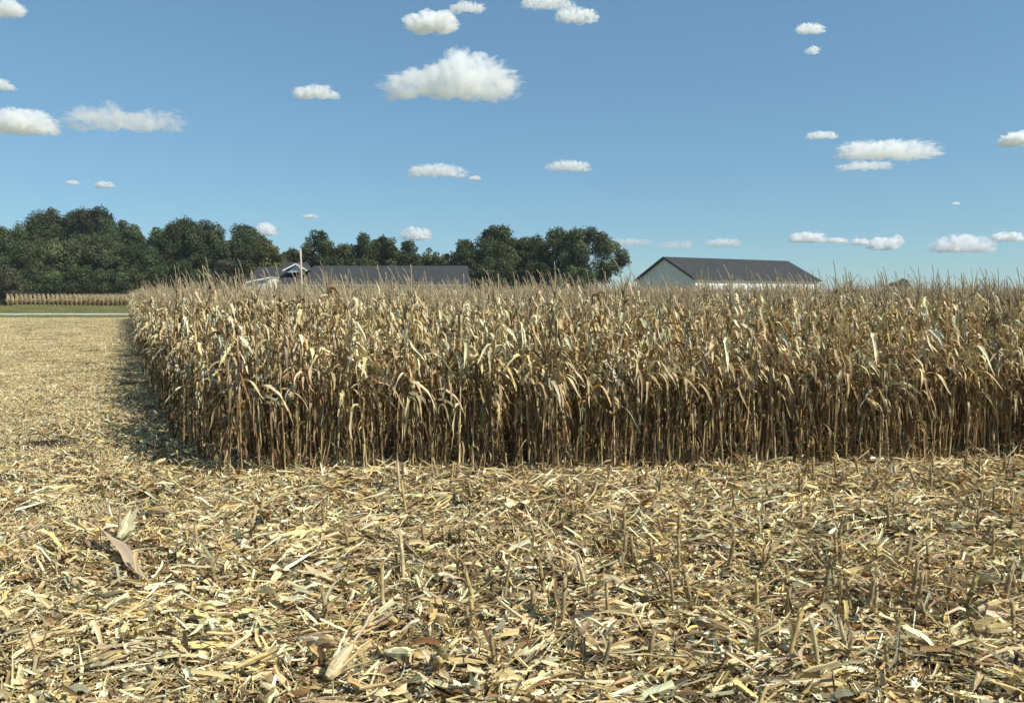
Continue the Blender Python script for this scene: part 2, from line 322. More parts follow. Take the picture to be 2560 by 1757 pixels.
NV = 20
VAR = []
for i in range(NV):
    st, fo, ta, ea = make_variant(i)
    d = dict(stalk=st.mesh('corn_stalk', M_stalk), foliage=fo.mesh('corn_foliage', M_leaf), tassel=ta.mesh('corn_tassel', M_tassel), ear=ea.mesh('corn_ear', M_husk) if ea else None)
    j = MB()
    for k, src in enumerate((st, fo, ta, ea)):
        if src is None: continue
        off = j.n
        j.v += src.v; j.c += src.c; j.u += src.u
        for q in src.q: j.q.append(np.where(q >= 0, q + off, -1))
        j.m += [np.full_like(x, k) for x in src.m]; j.sm += src.sm; j.n += src.n
    d['all'] = j
    VAR.append(d)

def source_collection(name, builders, mats):
    c = bpy.data.collections.new(name)           # never linked to the scene: only the nodes read it
    for k, b in enumerate(builders):
        o = b.build('%s_%02d' % (name, k), mats, link=False); c.objects.link(o)
    return c
def scatter(name, label, cat, coll, P, rot, scl, idx):
    """one stuff object: copies of the source meshes at given points"""
    me = bpy.data.meshes.new(name); me.vertices.add(len(P)); me.vertices.foreach_set('co', np.asarray(P, np.float32).ravel())
    a = me.attributes.new('rot', 'FLOAT_VECTOR', 'POINT'); a.data.foreach_set('vector', np.asarray(rot, np.float32).ravel())
    a = me.attributes.new('scl', 'FLOAT_VECTOR', 'POINT'); a.data.foreach_set('vector', np.asarray(scl, np.float32).ravel())
    a = me.attributes.new('pick', 'INT', 'POINT'); a.data.foreach_set('value', np.asarray(idx, np.int32))
    o = bpy.data.objects.new(name, me); COL.objects.link(o); tag(o, label, cat, kind='stuff')
    g = bpy.data.node_groups.new(name, 'GeometryNodeTree')
    g.interface.new_socket('Geometry', in_out='INPUT', socket_type='NodeSocketGeometry'); g.interface.new_socket('Geometry', in_out='OUTPUT', socket_type='NodeSocketGeometry')
    gi = g.nodes.new('NodeGroupInput'); go = g.nodes.new('NodeGroupOutput'); L = g.links
    ci = g.nodes.new('GeometryNodeCollectionInfo'); ci.inputs[0].default_value = coll; ci.inputs['Separate Children'].default_value = True; ci.inputs['Reset Children'].default_value = True
    ip = g.nodes.new('GeometryNodeInstanceOnPoints'); ip.inputs['Pick Instance'].default_value = True
    def na(n, t):
        x = g.nodes.new('GeometryNodeInputNamedAttribute'); x.data_type = t; x.inputs['Name'].default_value = n
        return [s for s in x.outputs if s.enabled and s.name == 'Attribute'][0]
    mp = g.nodes.new('GeometryNodeMeshToPoints')
    L.new(gi.outputs[0], mp.inputs['Mesh'])
    L.new(mp.outputs[0], ip.inputs['Points']); L.new(ci.outputs[0], ip.inputs['Instance'])
    L.new(na('pick', 'INT'), ip.inputs['Instance Index'])
    er = g.nodes.new('FunctionNodeEulerToRotation'); L.new(na('rot', 'FLOAT_VECTOR'), er.inputs[0]); L.new(er.outputs[0], ip.inputs['Rotation'])
    L.new(na('scl', 'FLOAT_VECTOR'), ip.inputs['Scale']); L.new(ip.outputs[0], go.inputs[0])
    mo = o.modifiers.new('copies', 'NODES'); mo.node_group = g
    return o

ROWD = np.array([.99716, .07530]); ROWN = np.array([-.07530, .99716]); CORNER = np.array([-4.24, 9.38]); EDGE = np.array([-.525, 1.0])
def edge_t(row):
    """row coordinate (along ROWD from CORNER) where a row ends on the left side of the field"""
    # CORNER + k*EDGE has row offset k*(EDGE.ROWN); its along coordinate is k*(EDGE.ROWD)
    k = row * .76 / (EDGE @ ROWN); return k * (EDGE @ ROWD)
rows = []
for row in range(0, 84):
    t0 = edge_t(row); y_mid = 9.72 + row * .76
    xr = .78 * (y_mid + 4) + 9
    t = t0 + rng.uniform(0, .12) + [.48, .22, .08][row] * (row < 3) if row < 3 else t0 + rng.uniform(0, .12)
    pts = []
    while True:
        p = CORNER + ROWN * (row * .76) + ROWD * t
        if p[0] > xr: break
        pts.append(p + ROWN * rng.normal(0, .025)); t += max(.06, rng.normal(.160, .045)) if row < 30 else rng.normal(.20, .03)
    rows.append(np.array(pts))
def in_frame(p, marg=60):
    return p[1] > 1 and -marg < CX + p[0] / p[1] * FPX < 2560 + marg
heads = []
rest = []
for r, pts in enumerate(rows):
    for k, p in enumerate(pts):
        if r < 4 and in_frame(p, 15) and len(heads) < 300: heads.append((p, r, k))
        else: rest.append(p)
print('individual plants', len(heads), 'rest', len(rest))
def nth(n): return '%d%s' % (n, 'th' if 10 <= n % 100 <= 20 else {1: 'st', 2: 'nd', 3: 'rd'}.get(n % 10, 'th'))
def corn_label(r, px, k, ear):
    w = ['front', 'second', 'third', 'fourth'][r]
    return '%s dry corn plant from the left end of the %s row of standing corn' % (nth(k + 1), w), 'corn plants of the %s row' % w
for p, r, k in heads:
    v = VAR[rng.integers(NV)]
    o = bpy.data.objects.new('corn_plant', None); COL.objects.link(o); o.empty_display_size = .1
    o.location = (p[0], p[1], float(H(p[0], p[1]))); s = rng.uniform(.93, 1.06)
    o.rotation_euler = (rng.normal(0, .04), rng.normal(-.01, .055), rng.normal(0, .55)); o.scale = (s * rng.choice([1, 1]), s, s)
    lb, gr = corn_label(r, CX + p[0] / p[1] * FPX, k, v['ear'] is not None); tag(o, lb, 'corn plant', gr)
    for nm in ('stalk', 'foliage', 'tassel', 'ear'):
        if v[nm] is None: continue
        c = bpy.data.objects.new(nm, v[nm]); COL.objects.link(c); c.parent = o
CORN = source_collection('plants', [d['all'] for d in VAR], [M_stalk, M_leaf, M_tassel, M_husk])
rest = np.array(rest)
P = np.concatenate([rest, H(rest[:, 0], rest[:, 1])[:, None]], 1); n = len(P)
sc = rng.uniform(.92, 1.06, n)
scatter('corn_field', 'dense dry brown corn standing in rows behind the front rows', 'corn', CORN, P,
        np.stack([rng.normal(0, .03, n), rng.normal(-.01, .04, n), rng.normal(0, .55, n)], 1), np.stack([sc] * 3, 1), rng.integers(0, NV, n))

# far corn beyond the road: rows run away from the viewer, so its near end shows row by row
fd = norm(np.array([-.655, 1.0])); fn = np.array([fd[1], -fd[0]])
A = np.array([(22 - CX) / FPX * 146, 146.0]); pts = []
for k in range(0, 75):
    o0 = A + np.array([k * .90, 0])
    for j in range(0, 34 if k < 40 else 10): pts.append(o0 + fd * (j * .24 + rng.uniform(-.05, .05)) + fn * rng.normal(0, .03))
pts = np.array(pts); n = len(pts); sc = rng.uniform(.96, 1.04, n) * 1.02
scatter('distant_corn', 'low strip of dry corn beyond the road, below the dark wood', 'corn', CORN, np.concatenate([pts, np.zeros((n, 1))], 1),
        np.stack([np.zeros(n), np.zeros(n), rng.normal(0, .8, n)], 1), np.stack([sc] * 3, 1), rng.integers(0, NV, n))

# ------------------------------------------------------------------ residue on the cut field
LP = ['pale', 'cream', 'yellow', 'tan', 'brown', 'pink', 'grey']
def flat_batch(b, K, size, L, w, col, n=5, zmax=.05, tilt=.25, curl=.8, fold=.6, rise=0.0, aniso=.55, mats=None):
    """torn leaf strips and flakes: blunt or split ends, kinked rather than smoothly curved, hard edged"""
    s = np.linspace(0, 1, n)[None]
    x0 = rng.uniform(-size / 2, size / 2, K); y0 = rng.uniform(-size / 2, size / 2, K); z0 = rng.uniform(0, 1, K) ** 1.2 * zmax + .006
    az = np.where(rng.random(K) < aniso, rng.normal(0, .55, K), rng.uniform(-3.14, 3.14, K)) + np.where(rng.random(K) < .5, np.pi, 0)
    if mats is not None:      # matted: neighbours lie the same way
        d = (x0[:, None] - mats[None, :, 0]) ** 2 + (y0[:, None] - mats[None, :, 1]) ** 2; az = mats[np.argmin(d, 1), 2] + rng.normal(0, .38, K)
    kink = rng.normal(0, .30, (K, n)) * (rng.random((K, n)) < .2)
    a = az[:, None] + rng.normal(0, curl * .6, K)[:, None] * (s - .5) + np.cumsum(kink, 1) * .6
    kz = rng.normal(0, .5, (K, n)) * (rng.random((K, n)) < .3)
    e = (rng.normal(rise, tilt, K)[:, None] + rng.normal(0, curl * .7, K)[:, None] * (s - .5)) + np.cumsum(kz, 1) * .6
    T = np.stack([np.cos(e) * np.cos(a), np.cos(e) * np.sin(a), np.sin(e)], -1)
    P = np.cumsum(T, 1) * (L / (n - 1))[:, None, None]; P -= P.mean(1, keepdims=True)
    P[..., 0] += x0[:, None]; P[..., 1] += y0[:, None]; P[..., 2] += z0[:, None]
    S0 = np.stack([-np.sin(a), np.cos(a), np.zeros_like(a)], -1); N0 = np.cross(T, S0)
    tw = rng.normal(0, .7, K)[:, None] + rng.normal(0, 1.2, K)[:, None] * (s - .5)
    S = S0 * np.cos(tw)[..., None] + N0 * np.sin(tw)[..., None]; N = np.cross(T, S)
    P[..., 2] = np.maximum(P[..., 2], .004)
    blunt = rng.random((K, 1)) < .33
    prof = np.where(blunt, rng.uniform(.55, 1.0, (K, 1)) + (1 - s) * rng.uniform(-.4, .4, (K, 1)), np.clip((1 - s) ** .8 * 1.15, .06, 1)) * rng.uniform(.75, 1.2, (K, n))
    prof = np.clip(prof, .08, 1.2)
    b.ribbons(P, S, N, w[:, None] * prof, np.abs(rng.normal(fold, .5, (K, 1))) * np.ones((1, n)), col, 0, across=3 if n > 3 else 2)
    b.sm[-1][:] = False
    dk = np.clip(.22 + 1.5 * (z0 - .006) / zmax * rng.uniform(.8, 1.5, K), .20, 1.08)      # lower pieces darkened: shade between the strips is put into their colour
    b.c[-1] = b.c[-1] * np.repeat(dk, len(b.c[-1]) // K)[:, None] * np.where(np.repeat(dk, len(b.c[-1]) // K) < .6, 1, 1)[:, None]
def stick_batch(b, K, size, Lr, zmax=.05):
    for _ in range(K):
        L = rng.uniform(*Lr); a = rng.normal(0, .7) if rng.random() < .6 else rng.uniform(0, 6.28); e = rng.normal(.02, .14); r = rng.uniform(.004, .011)
        c = np.array([rng.uniform(-size / 2, size / 2), rng.uniform(-size / 2, size / 2), rng.uniform(.01, zmax)])
        d = np.array([math.cos(a) * math.cos(e), math.sin(a) * math.cos(e), math.sin(e)]); k = 4
        P = c + d * (np.linspace(-.5, .5, k) * L)[:, None] + rng.normal(0, .003, (k, 3))
        b.tube(P, r, pick(['yellow', 'pale', 'tan', 'brown'], [3, 3, 3, 1], 1)[0], sides=5, jag=.008)
def tile(kind):
    b = MB(); S = 1.2
    hollow = rng.uniform(-.5, .5, (3, 2)); n0 = len(b.v)
    if kind == 'coarse':
        CP = ['pale', 'cream', 'yellow', 'tan', 'brown', 'pink', 'rust', 'grey']
        mt = np.stack([rng.uniform(-.6, .6, 9), rng.uniform(-.6, .6, 9), rng.normal(0, .55, 9)], 1)
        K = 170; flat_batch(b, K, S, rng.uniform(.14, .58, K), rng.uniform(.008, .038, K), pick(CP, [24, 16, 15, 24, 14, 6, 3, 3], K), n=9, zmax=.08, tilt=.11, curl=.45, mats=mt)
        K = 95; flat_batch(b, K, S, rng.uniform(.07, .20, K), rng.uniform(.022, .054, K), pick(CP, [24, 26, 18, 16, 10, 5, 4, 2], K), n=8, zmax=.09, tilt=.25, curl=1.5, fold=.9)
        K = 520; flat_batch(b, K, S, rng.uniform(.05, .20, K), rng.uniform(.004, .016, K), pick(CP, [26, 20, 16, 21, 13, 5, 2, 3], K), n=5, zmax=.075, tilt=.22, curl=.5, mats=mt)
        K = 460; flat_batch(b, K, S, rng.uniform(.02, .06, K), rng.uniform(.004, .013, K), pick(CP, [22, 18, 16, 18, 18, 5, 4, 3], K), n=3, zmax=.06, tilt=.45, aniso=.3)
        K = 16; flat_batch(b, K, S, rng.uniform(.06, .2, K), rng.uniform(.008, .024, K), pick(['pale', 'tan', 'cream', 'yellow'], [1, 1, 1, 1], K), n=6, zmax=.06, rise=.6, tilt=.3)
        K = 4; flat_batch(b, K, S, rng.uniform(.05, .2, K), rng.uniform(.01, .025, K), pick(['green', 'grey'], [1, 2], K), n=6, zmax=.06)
        stick_batch(b, 36, S, (.06, .42), .07)
    elif kind == 'fine':
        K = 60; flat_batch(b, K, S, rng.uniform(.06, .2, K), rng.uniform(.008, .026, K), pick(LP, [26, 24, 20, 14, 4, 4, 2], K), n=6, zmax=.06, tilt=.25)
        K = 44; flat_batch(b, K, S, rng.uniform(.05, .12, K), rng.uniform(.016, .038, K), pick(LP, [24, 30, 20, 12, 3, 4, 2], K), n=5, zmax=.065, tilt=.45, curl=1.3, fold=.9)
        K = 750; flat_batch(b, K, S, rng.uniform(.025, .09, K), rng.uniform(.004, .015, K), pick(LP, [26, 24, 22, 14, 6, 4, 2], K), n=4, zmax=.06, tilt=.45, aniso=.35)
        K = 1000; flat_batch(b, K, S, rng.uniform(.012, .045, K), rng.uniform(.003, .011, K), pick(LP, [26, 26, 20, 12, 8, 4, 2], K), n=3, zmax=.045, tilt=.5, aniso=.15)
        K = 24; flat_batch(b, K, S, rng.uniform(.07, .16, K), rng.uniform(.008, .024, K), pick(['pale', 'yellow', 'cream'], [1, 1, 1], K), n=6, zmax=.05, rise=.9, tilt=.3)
        stick_batch(b, 16, S, (.04, .16))
    elif kind == 'under':          # fallen leaves below the standing corn: browner and sparser
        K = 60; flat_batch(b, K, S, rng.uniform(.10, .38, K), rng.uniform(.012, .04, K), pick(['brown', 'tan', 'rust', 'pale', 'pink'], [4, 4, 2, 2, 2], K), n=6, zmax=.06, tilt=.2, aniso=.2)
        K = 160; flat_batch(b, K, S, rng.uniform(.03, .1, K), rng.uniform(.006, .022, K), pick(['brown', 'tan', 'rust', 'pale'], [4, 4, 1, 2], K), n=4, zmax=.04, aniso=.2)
    return b
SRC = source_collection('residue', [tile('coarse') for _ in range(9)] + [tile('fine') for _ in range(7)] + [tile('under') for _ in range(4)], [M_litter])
pts = []; ids = []
def corn_side(x, y):
    """signed distance (m) into the standing corn"""
    q = np.stack([x, y], -1) - CORNER; front = q @ ROWN; e = norm(EDGE); side = q @ np.array([e[1], -e[0]])
    return np.minimum(front, side)
y = 3.0
while y < 76:
    st = .66 if y < 40 else .8; xm = .74 * y + 3.5
    xs = np.arange(-xm, xm, st) + rng.uniform(0, st); xs = xs + rng.uniform(-.2, .2, len(xs)); yy = y + rng.uniform(-.2, .2, len(xs))
    ins = corn_side(xs, yy)
    for x, yv, d in zip(xs, yy, ins):
        if d > 1.2 and (yv > 22): continue
        if d > .35: k = rng.integers(16, 20)
        else:
            # trampled, finely chopped strip on the left; long coarse residue on the right
            f = 1 / (1 + math.exp((x + 1.5 + .38 * yv) * 1.1)) if yv < 14 else 1
            if yv > 16: f = 1
            k = rng.integers(9, 16) if rng.random() < f else rng.integers(0, 9)
        pts.append((x, yv, float(H(x, yv)) - .006)); ids.append(k)
    y += st
n = len(pts); mir = rng.choice([-1, 1], n); sc = rng.uniform(.88, 1.12, n)
print('residue tiles', n)
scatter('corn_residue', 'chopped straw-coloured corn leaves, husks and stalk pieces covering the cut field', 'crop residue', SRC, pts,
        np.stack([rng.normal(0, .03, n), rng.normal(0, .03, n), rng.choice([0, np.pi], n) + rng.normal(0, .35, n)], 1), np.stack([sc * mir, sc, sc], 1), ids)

# grass along the road
def grass_tile():
    b = MB(); K = 900; z = np.zeros(K)
    leaf_batch(b, z, rng.uniform(0, 6.28, K), R(1) * rng.uniform(60, 88, K), R(1) * rng.uniform(-20, 60, K), rng.uniform(.5, .8, K), np.full(K, 5.), rng.uniform(.06, .17, K),
               np.full(K, .012), np.full(K, .5), rng.normal(0, .5, K), rng.normal(0, .3, K),
               np.clip(np.array([.21, .23, .085]) * rng.normal(1, .2, (K, 1)) + rng.uniform(0, .08, (K, 1)) * np.array([1, .7, .3]), .01, 1), rng.uniform(-1, 1, (K, 2)), n=4)
    return b
GR = source_collection('turf', [grass_tile() for _ in range(4)], [M_grass])
gp = []; gs = []
for yy in np.arange(75.5, 146, 1.7):
    if 86.2 < yy < 95.8: continue
    for xx in np.arange(-.74 * yy - 4, -.18 * yy, 1.8):
        gp.append((xx + rng.uniform(-.4, .4), yy + rng.uniform(-.4, .4), 0.005)); gs.append(rng.uniform(.6, 1.0) * (3.2 if yy > 118 else 1.0 if yy < 100 else 1.6))
n = len(gp); gs = np.array(gs)
scatter('grass', 'short dull green grass on both sides of the pale road', 'grass', GR, gp, np.stack([np.zeros(n), np.zeros(n), rng.uniform(0, 6.28, n)], 1), np.stack([np.ones(n), np.ones(n), gs], 1), rng.integers(0, 4, n))

# ------------------------------------------------------------------ stubs, ears and loose leaves one can count
def stub_parts():
    h = 1.0; st = MB(); n = 8; t = np.linspace(0, 1, n)
    P = np.stack([rng.normal(0, .02) * t ** 2, rng.normal(0, .02) * t ** 2, t * h], 1); P[0, 2] = -.15
    c = np.array(PAL[['tan', 'yellow', 'pale', 'tan'][rng.integers(4)]]) * rng.uniform(.75, 1.0)
    st.tube(P, .0138 * (1 - .12 * t) * (1 + .2 * (np.arange(n) % 3 == 1)), c[None] * (1 - .35 * (np.arange(n) % 3 == 1))[:, None], sides=7, jag=.06)
    sh = MB(); K = 4; z = rng.uniform(.25, .8, K)
    leaf_batch(sh, z, rng.uniform(0, 6.28, K), R(1) * rng.uniform(30, 86, K), R(1) * rng.uniform(-80, 60, K), rng.uniform(.3, .8, K), rng.uniform(6, 20, K), rng.uniform(.25, .6, K),
               rng.uniform(.018, .034, K), rng.uniform(.8, 1.5, K), rng.normal(0, .8, K), rng.normal(0, .4, K), pick(['tan', 'brown', 'pale', 'grey'], [3, 3, 2, 1], K), n=7)
    return st.mesh('stub_stalk', M_stalk), sh.mesh('stub_sheath', M_leaf)
STUB = [stub_parts() for _ in range(8)]
big = [(1497,1704,1599),(2054,1709,1560),(1520,1569,1464),(2226,1694,1600),(1467,1494,1404),(1892,1544,1469),(2096,1494,1399),(1684,1544,1449),(2273,1529,1389),(2505,1539,1389),
       (2358,1529,1439),(2316,1574,1519),(1405,1589,1409),(1560,1434,1364),(1906,1439,1374),(2480,1400,1330),(2221,1325,1264),(1630,1429,1374),(2151,1449,1399),(2178,1499,1439),
       (1974,1469,1409),(2530,1589,1514),(958,1535,1427),(1009,1475,1342),(1190,1535,1451),(1259,1517,1421),(1364,1511,1421),(1295,1391,1337),(807,1331,1276),(2290,1545,1440),
       (2048,1530,1390),(2080,1400,1290),(1230,1500,1440),(1330,1560,1500),(1530,1350,1290),(1700,1330,1280),(1000,1260,1170),(1020,1300,1180),(1410,1280,1215),(2000,1250,1190)]
stubs = [(on_ground(x, y), (y - t)) for x, y, t in big]
k = 0
while len(stubs) < 160:                       # the fainter ones stand in the old rows too
    row = rng.integers(1, 8); t = rng.uniform(-4, 11); p = CORNER - ROWN * (row * .76) + ROWD * t + rng.normal(0, .05, 2)
    px = CX + p[0] / p[1] * FPX
    if p[1] < 4.2 or not 300 < px < 2560 or (px < 950 and rng.random() < .8): continue
    stubs.append((Vector((p[0], p[1], 0)), rng.uniform(.10, .28) * FPX / p[1]))
stubs.sort(key=lambda q: q[0].x / q[0].y)
band_n = {}
for p, hp in stubs:
    a, b_ = STUB[rng.integers(8)]; o = empty('corn_stub', (p.x, p.y, float(H(p.x, p.y)))); h = min(.45, hp / FPX * p.y * 1.05 + .06)
    o.rotation_euler = (rng.normal(0, .11), rng.normal(0, .12), rng.uniform(0, 6.28)); r = rng.uniform(.9, 1.25); o.scale = (r, r, h)
    tl = 'tall' if h > .28 else 'middling' if h > .17 else 'short'
    near = 'nearest the camera' if p.y < 5.3 else 'halfway to the corn' if p.y < 7.4 else 'close before the standing corn'
    band_n[tl + near] = band_n.get(tl + near, 0) + 1
    tag(o, '%s from the left of the %s cut corn stubs %s' % (nth(band_n[tl + near]), tl, near), 'corn stub', 'cut corn stubs ' + near)
    for nm, me in (('stalk', a), ('sheath', b_)):
        c = bpy.data.objects.new(nm, me); COL.objects.link(c); c.parent = o
broken = [(985,1178,2.6,'left of the stub group'),(1075,1170,.5,''),(1240,1172,2.9,''),(1395,1176,.3,''),(1530,1166,2.5,''),(1650,1160,.7,''),(1790,1172,.2,''),(1895,1158,2.8,''),(2010,1165,.4,''),(2130,1150,2.7,''),(2260,1158,.5,''),(2400,1150,2.4,''),(700,1195,.4,''),(2500,1165,2.9,'')]
broken.sort()
for k, (x, y, az, _) in enumerate(broken):
    p = on_ground(x, y); e = empty('broken_corn_plant', (p.x, p.y, float(H(p.x, p.y)) - .01)); L0 = rng.uniform(.4, .8); el = R(rng.uniform(15, 50)); az += rng.normal(0, .3)
    tag(e, '%s from the left of the broken corn plants leaning before the front row' % nth(k + 1), 'broken corn plant', 'broken corn plants before the front row')
    b = MB(); t = np.linspace(0, 1, 9); d = np.array([math.cos(az) * math.cos(el), math.sin(az) * math.cos(el), math.sin(el)])
    P = t[:, None] * d * L0 + np.array([0, 0, -.12 * L0]) * t[:, None] ** 2; b.tube(P, .011 * (1 - .3 * t) * (1 + .2 * (np.arange(9) % 3 == 0)), np.array(PAL[['yellow', 'tan', 'pale'][k % 3]]), sides=6, jag=.02); b.build('stalk', M_stalk, e)
    f = MB(); K = 6; z = rng.uniform(.1, .9, K); n0 = 0
    leaf_batch(f, np.zeros(K), az + rng.normal(0, .9, K), el + rng.normal(.2, .4, K), R(1) * rng.uniform(-80, -20, K), rng.uniform(.1, .5, K), rng.uniform(6, 20, K), rng.uniform(.15, .45, K), rng.uniform(.012, .036, K),
               rng.uniform(.3, 1.3, K), rng.normal(0, 1, K), rng.normal(0, .5, K), pick(['pale', 'tan', 'brown', 'cream'], [3, 4, 2, 2], K), n=9)
    f.v[0] = (f.v[0].reshape(K, -1, 3) + (z[:, None] * d * L0)[:, None]).reshape(-1, 3); f.build('foliage', M_leaf, e)
ears = [(973,1600,-.9,.25,.3,'plump yellow ear half out of its pale husk, below the middle stubs'),(1000,1692,-.3,.1,1.6,'ear with one broad white husk leaf folded back, bottom middle'),
        (1852,1318,1.4,.9,1.2,'opened ear husk standing like a tent, largest on the right'),(2388,1330,-.6,.2,.4,'closed pale ear lying near the right edge of the field'),
        (1764,1585,-.8,.1,.3,'round yellowish ear butt in the lower right residue'),(2448,1544,.3,.3,1.4,'shaggy open ear with cream husk at the lower right'),
        (2473,1482,-1.2,.5,.2,'brown ear leaning steeply beside a dark hollow at right'),(1590,1711,-.5,.1,.5,'broad yellow husked ear at the bottom, right of middle'),
        (2024,1731,-.2,.05,.5,'yellow husked ear at the very bottom right'),(2463,1600,.1,.1,.4,'small round ear below the shaggy one at right'),
        (331,1634,-1.1,.4,.8,'yellow ear with spread husk at the lower left'),(259,1700,.2,.2,1.8,'ear husk spread open like a star at the bottom left'),
        (319,1384,1.3,.8,1.6,'small white husk flared open upward at left'),(663,1325,-.9,.4,.7,'slim husked ear leaning left of the middle'),
        (1102,1268,-.1,.1,.5,'yellow husk lying near the standing corn, middle'),(1268,1285,.6,.1,.4,'small pale ear near the standing corn, right of the yellow husk'),
        (488,1350,.1,.1,.3,'brownish flat ear in the left residue'),(867,1380,.2,.1,.4,'pale ear bit in the middle residue'),(849,1734,1.0,.5,1.7,'cream husk tuft at the bottom edge, left of middle'),
        (1096,1730,-1.3,.5,1.6,'white pointed husk tuft at the bottom edge, middle'),(391,1300,.1,.1,.6,'pale husk in the left residue, farthest ear on that side'),
        (783,1645,-.3,.1,.8,'striped brown and cream husk left of the plump ear'),(1475,1225,-.8,.2,.3,'tan ear close in front of the standing corn'),(2110,1235,-.3,.1,.4,'tan husk before the corn, right side')]
for x, y, az, pit, op, lb in ears:
    p = on_ground(x, y + 6); e = empty('corn_ear', (p.x, p.y, float(H(p.x, p.y)) + .10)); e.scale = (rng.uniform(1.0, 1.2),) * 3
    tag(e, lb, 'corn ear', 'husked ears lying on the cut field')
    b = husked_ear(rng.uniform(.17, .22), .030, op); 
    cob = MB(); n = len(b.v[0]) 
    place(b, np.array([-.08 * math.cos(az), -.08 * math.sin(az), .01]), az, pit, rng.uniform(0, 6.28))
    hk = MB(); cb = MB()
    nt_ = len(b.v[0]); 
    cb.v = [b.v[0]]; cb.c = [b.c[0]]; cb.u = [b.u[0]]; cb.q = b.q[:2]; cb.m = b.m[:2]; cb.sm = b.sm[:2]; cb.n = nt_
    hk.v = b.v[1:]; hk.c = b.c[1:]; hk.u = b.u[1:]; hk.q = [np.where(q >= 0, q - nt_, -1) for q in b.q[2:]]; hk.m = b.m[2:]; hk.sm = b.sm[2:]; hk.n = b.n - nt_
    cb.build('cob', M_husk, e); hk.build('husk', M_husk, e)
def ground_leaf(p0, p1, lift0, lift1, wid, col, lb, sag=.0, n=16):
    a, c = on_ground(*p0), on_ground(*p1); a.z = lift0 + .10; c.z = lift1 + .10
    o = (a + c) / 2; o.z = 0; s = np.linspace(0, 1, n)
    P = np.array([list(a - o)]) * (1 - s)[:, None] + np.array([list(c - o)]) * s[:, None]
    P[:, 2] += -sag * np.sin(np.pi * s) + .012 * np.sin(s * 14 + rng.uniform(0, 6)); P[:, 1] += .03 * np.sin(s * 7 + rng.uniform(0, 6))
    P[:, 2] = np.maximum(P[:, 2], .035)
    T = norm(np.gradient(P, axis=0)); S0 = norm(np.cross([[0, 0, 1.]], T)); N0 = np.cross(T, S0); tw = .5 * np.sin(s * 6 + rng.uniform(0, 6)) + rng.normal(0, .2) - .5
    S = S0 * np.cos(tw)[:, None] + N0 * np.sin(tw)[:, None]; N = np.cross(T, S)
    b = MB(); w = 1.35 * wid * np.clip((1 - np.abs(2 * s - .9) ** 2.6), .05, 1) * rng.uniform(.85, 1.1, n)
    b.ribbons(P[None], S[None], N[None], w[None], np.full((1, n), .35), np.array([PAL[col]]), across=5)
    e = b.build('corn_leaf', M_leaf); e.location = (o.x, o.y, float(H(o.x, o.y))); tag(e, lb, 'corn leaf', 'long loose leaves on the cut field')
ground_leaf((245, 1392), (392, 1512), .16, .0, .07, 'pink', 'long curled grey-pink leaf rising at its left end, left foreground')
ground_leaf((420, 1556), (620, 1545), .02, .05, .075, 'cream', 'broad pale leaf lying flat, left of its equal in the middle left', .02)
ground_leaf((632, 1536), (802, 1556), .05, .02, .085, 'cream', 'broad pale ribbed leaf lying flat, the right one of the pair')
ground_leaf((745, 1474), (885, 1512), .12, .0, .06, 'pale', 'pale leaf arching over the residue above the flat pair')
ground_leaf((165, 1560), (330, 1530), .0, .03, .05, 'grey', 'greenish grey leaf in the left foreground residue')
ground_leaf((1640, 1250), (1560, 1262), .05, .02, .05, 'pale', 'pale leaf just in front of the standing corn')
ground_leaf((1960, 1735), (2120, 1720), .02, .02, .07, 'tan', 'wide tan leaf at the bottom right edge')
ground_leaf((1420, 1690), (1470, 1640), .0, .13, .05, 'pink', 'leaning brown leaf strip beside the tall stub, bottom middle')
def ground_stick(p0, p1, l0, l1, r, col, lb):
    a, c = on_ground(*p0), on_ground(*p1); a.z = l0 + .09; c.z = l1 + .09; o = (a + c) / 2; o.z = 0; n = 9; s = np.linspace(0, 1, n)
    P = np.array([list(a - o)]) * (1 - s)[:, None] + np.array([list(c - o)]) * s[:, None] + rng.normal(0, .003, (n, 3))
    b = MB(); b.tube(P, r * (1 + .18 * (np.arange(n) % 3 == 0)), np.array(PAL[col]), sides=8, jag=.01)
    e = b.build('corn_stalk', M_stalk); e.location = (o.x, o.y, float(H(o.x, o.y))); tag(e, lb, 'corn stalk', 'cut stalk pieces lying on the field')
ground_stick((590, 1741), (672, 1712), .0, .03, .013, 'yellow', 'thick yellow stalk piece at the bottom, left of middle')
ground_stick((332, 1712), (410, 1706), .0, .01, .011, 'cream', 'white stalk piece beside the star-shaped husk')
ground_stick((1240, 1560), (1400, 1650), .10, .0, .011, 'pale', 'long pale stalk leaning down to the right, right of middle')
ground_stick((1735, 1675), (1960, 1690), .02, .01, .008, 'pale', 'thin pale stalk lying nearly level at the lower right')
ground_stick((1570, 1525), (1690, 1530), .02, .01, .007, 'yellow', 'thin yellow stalk lying level in the right foreground')
ground_stick((880, 1655), (942, 1600), .0, .12, .009, 'pink', 'brown stalk propped up left of the plump ear')
ground_stick((1150, 1375), (1245, 1470), .12, .0, .010, 'tan', 'leaning tan stalk in front of the middle stubs')
ground_stick((1010, 1395), (1075, 1440), .10, .0, .009, 'tan', 'leaning tan stalk beside the tall pale stub')

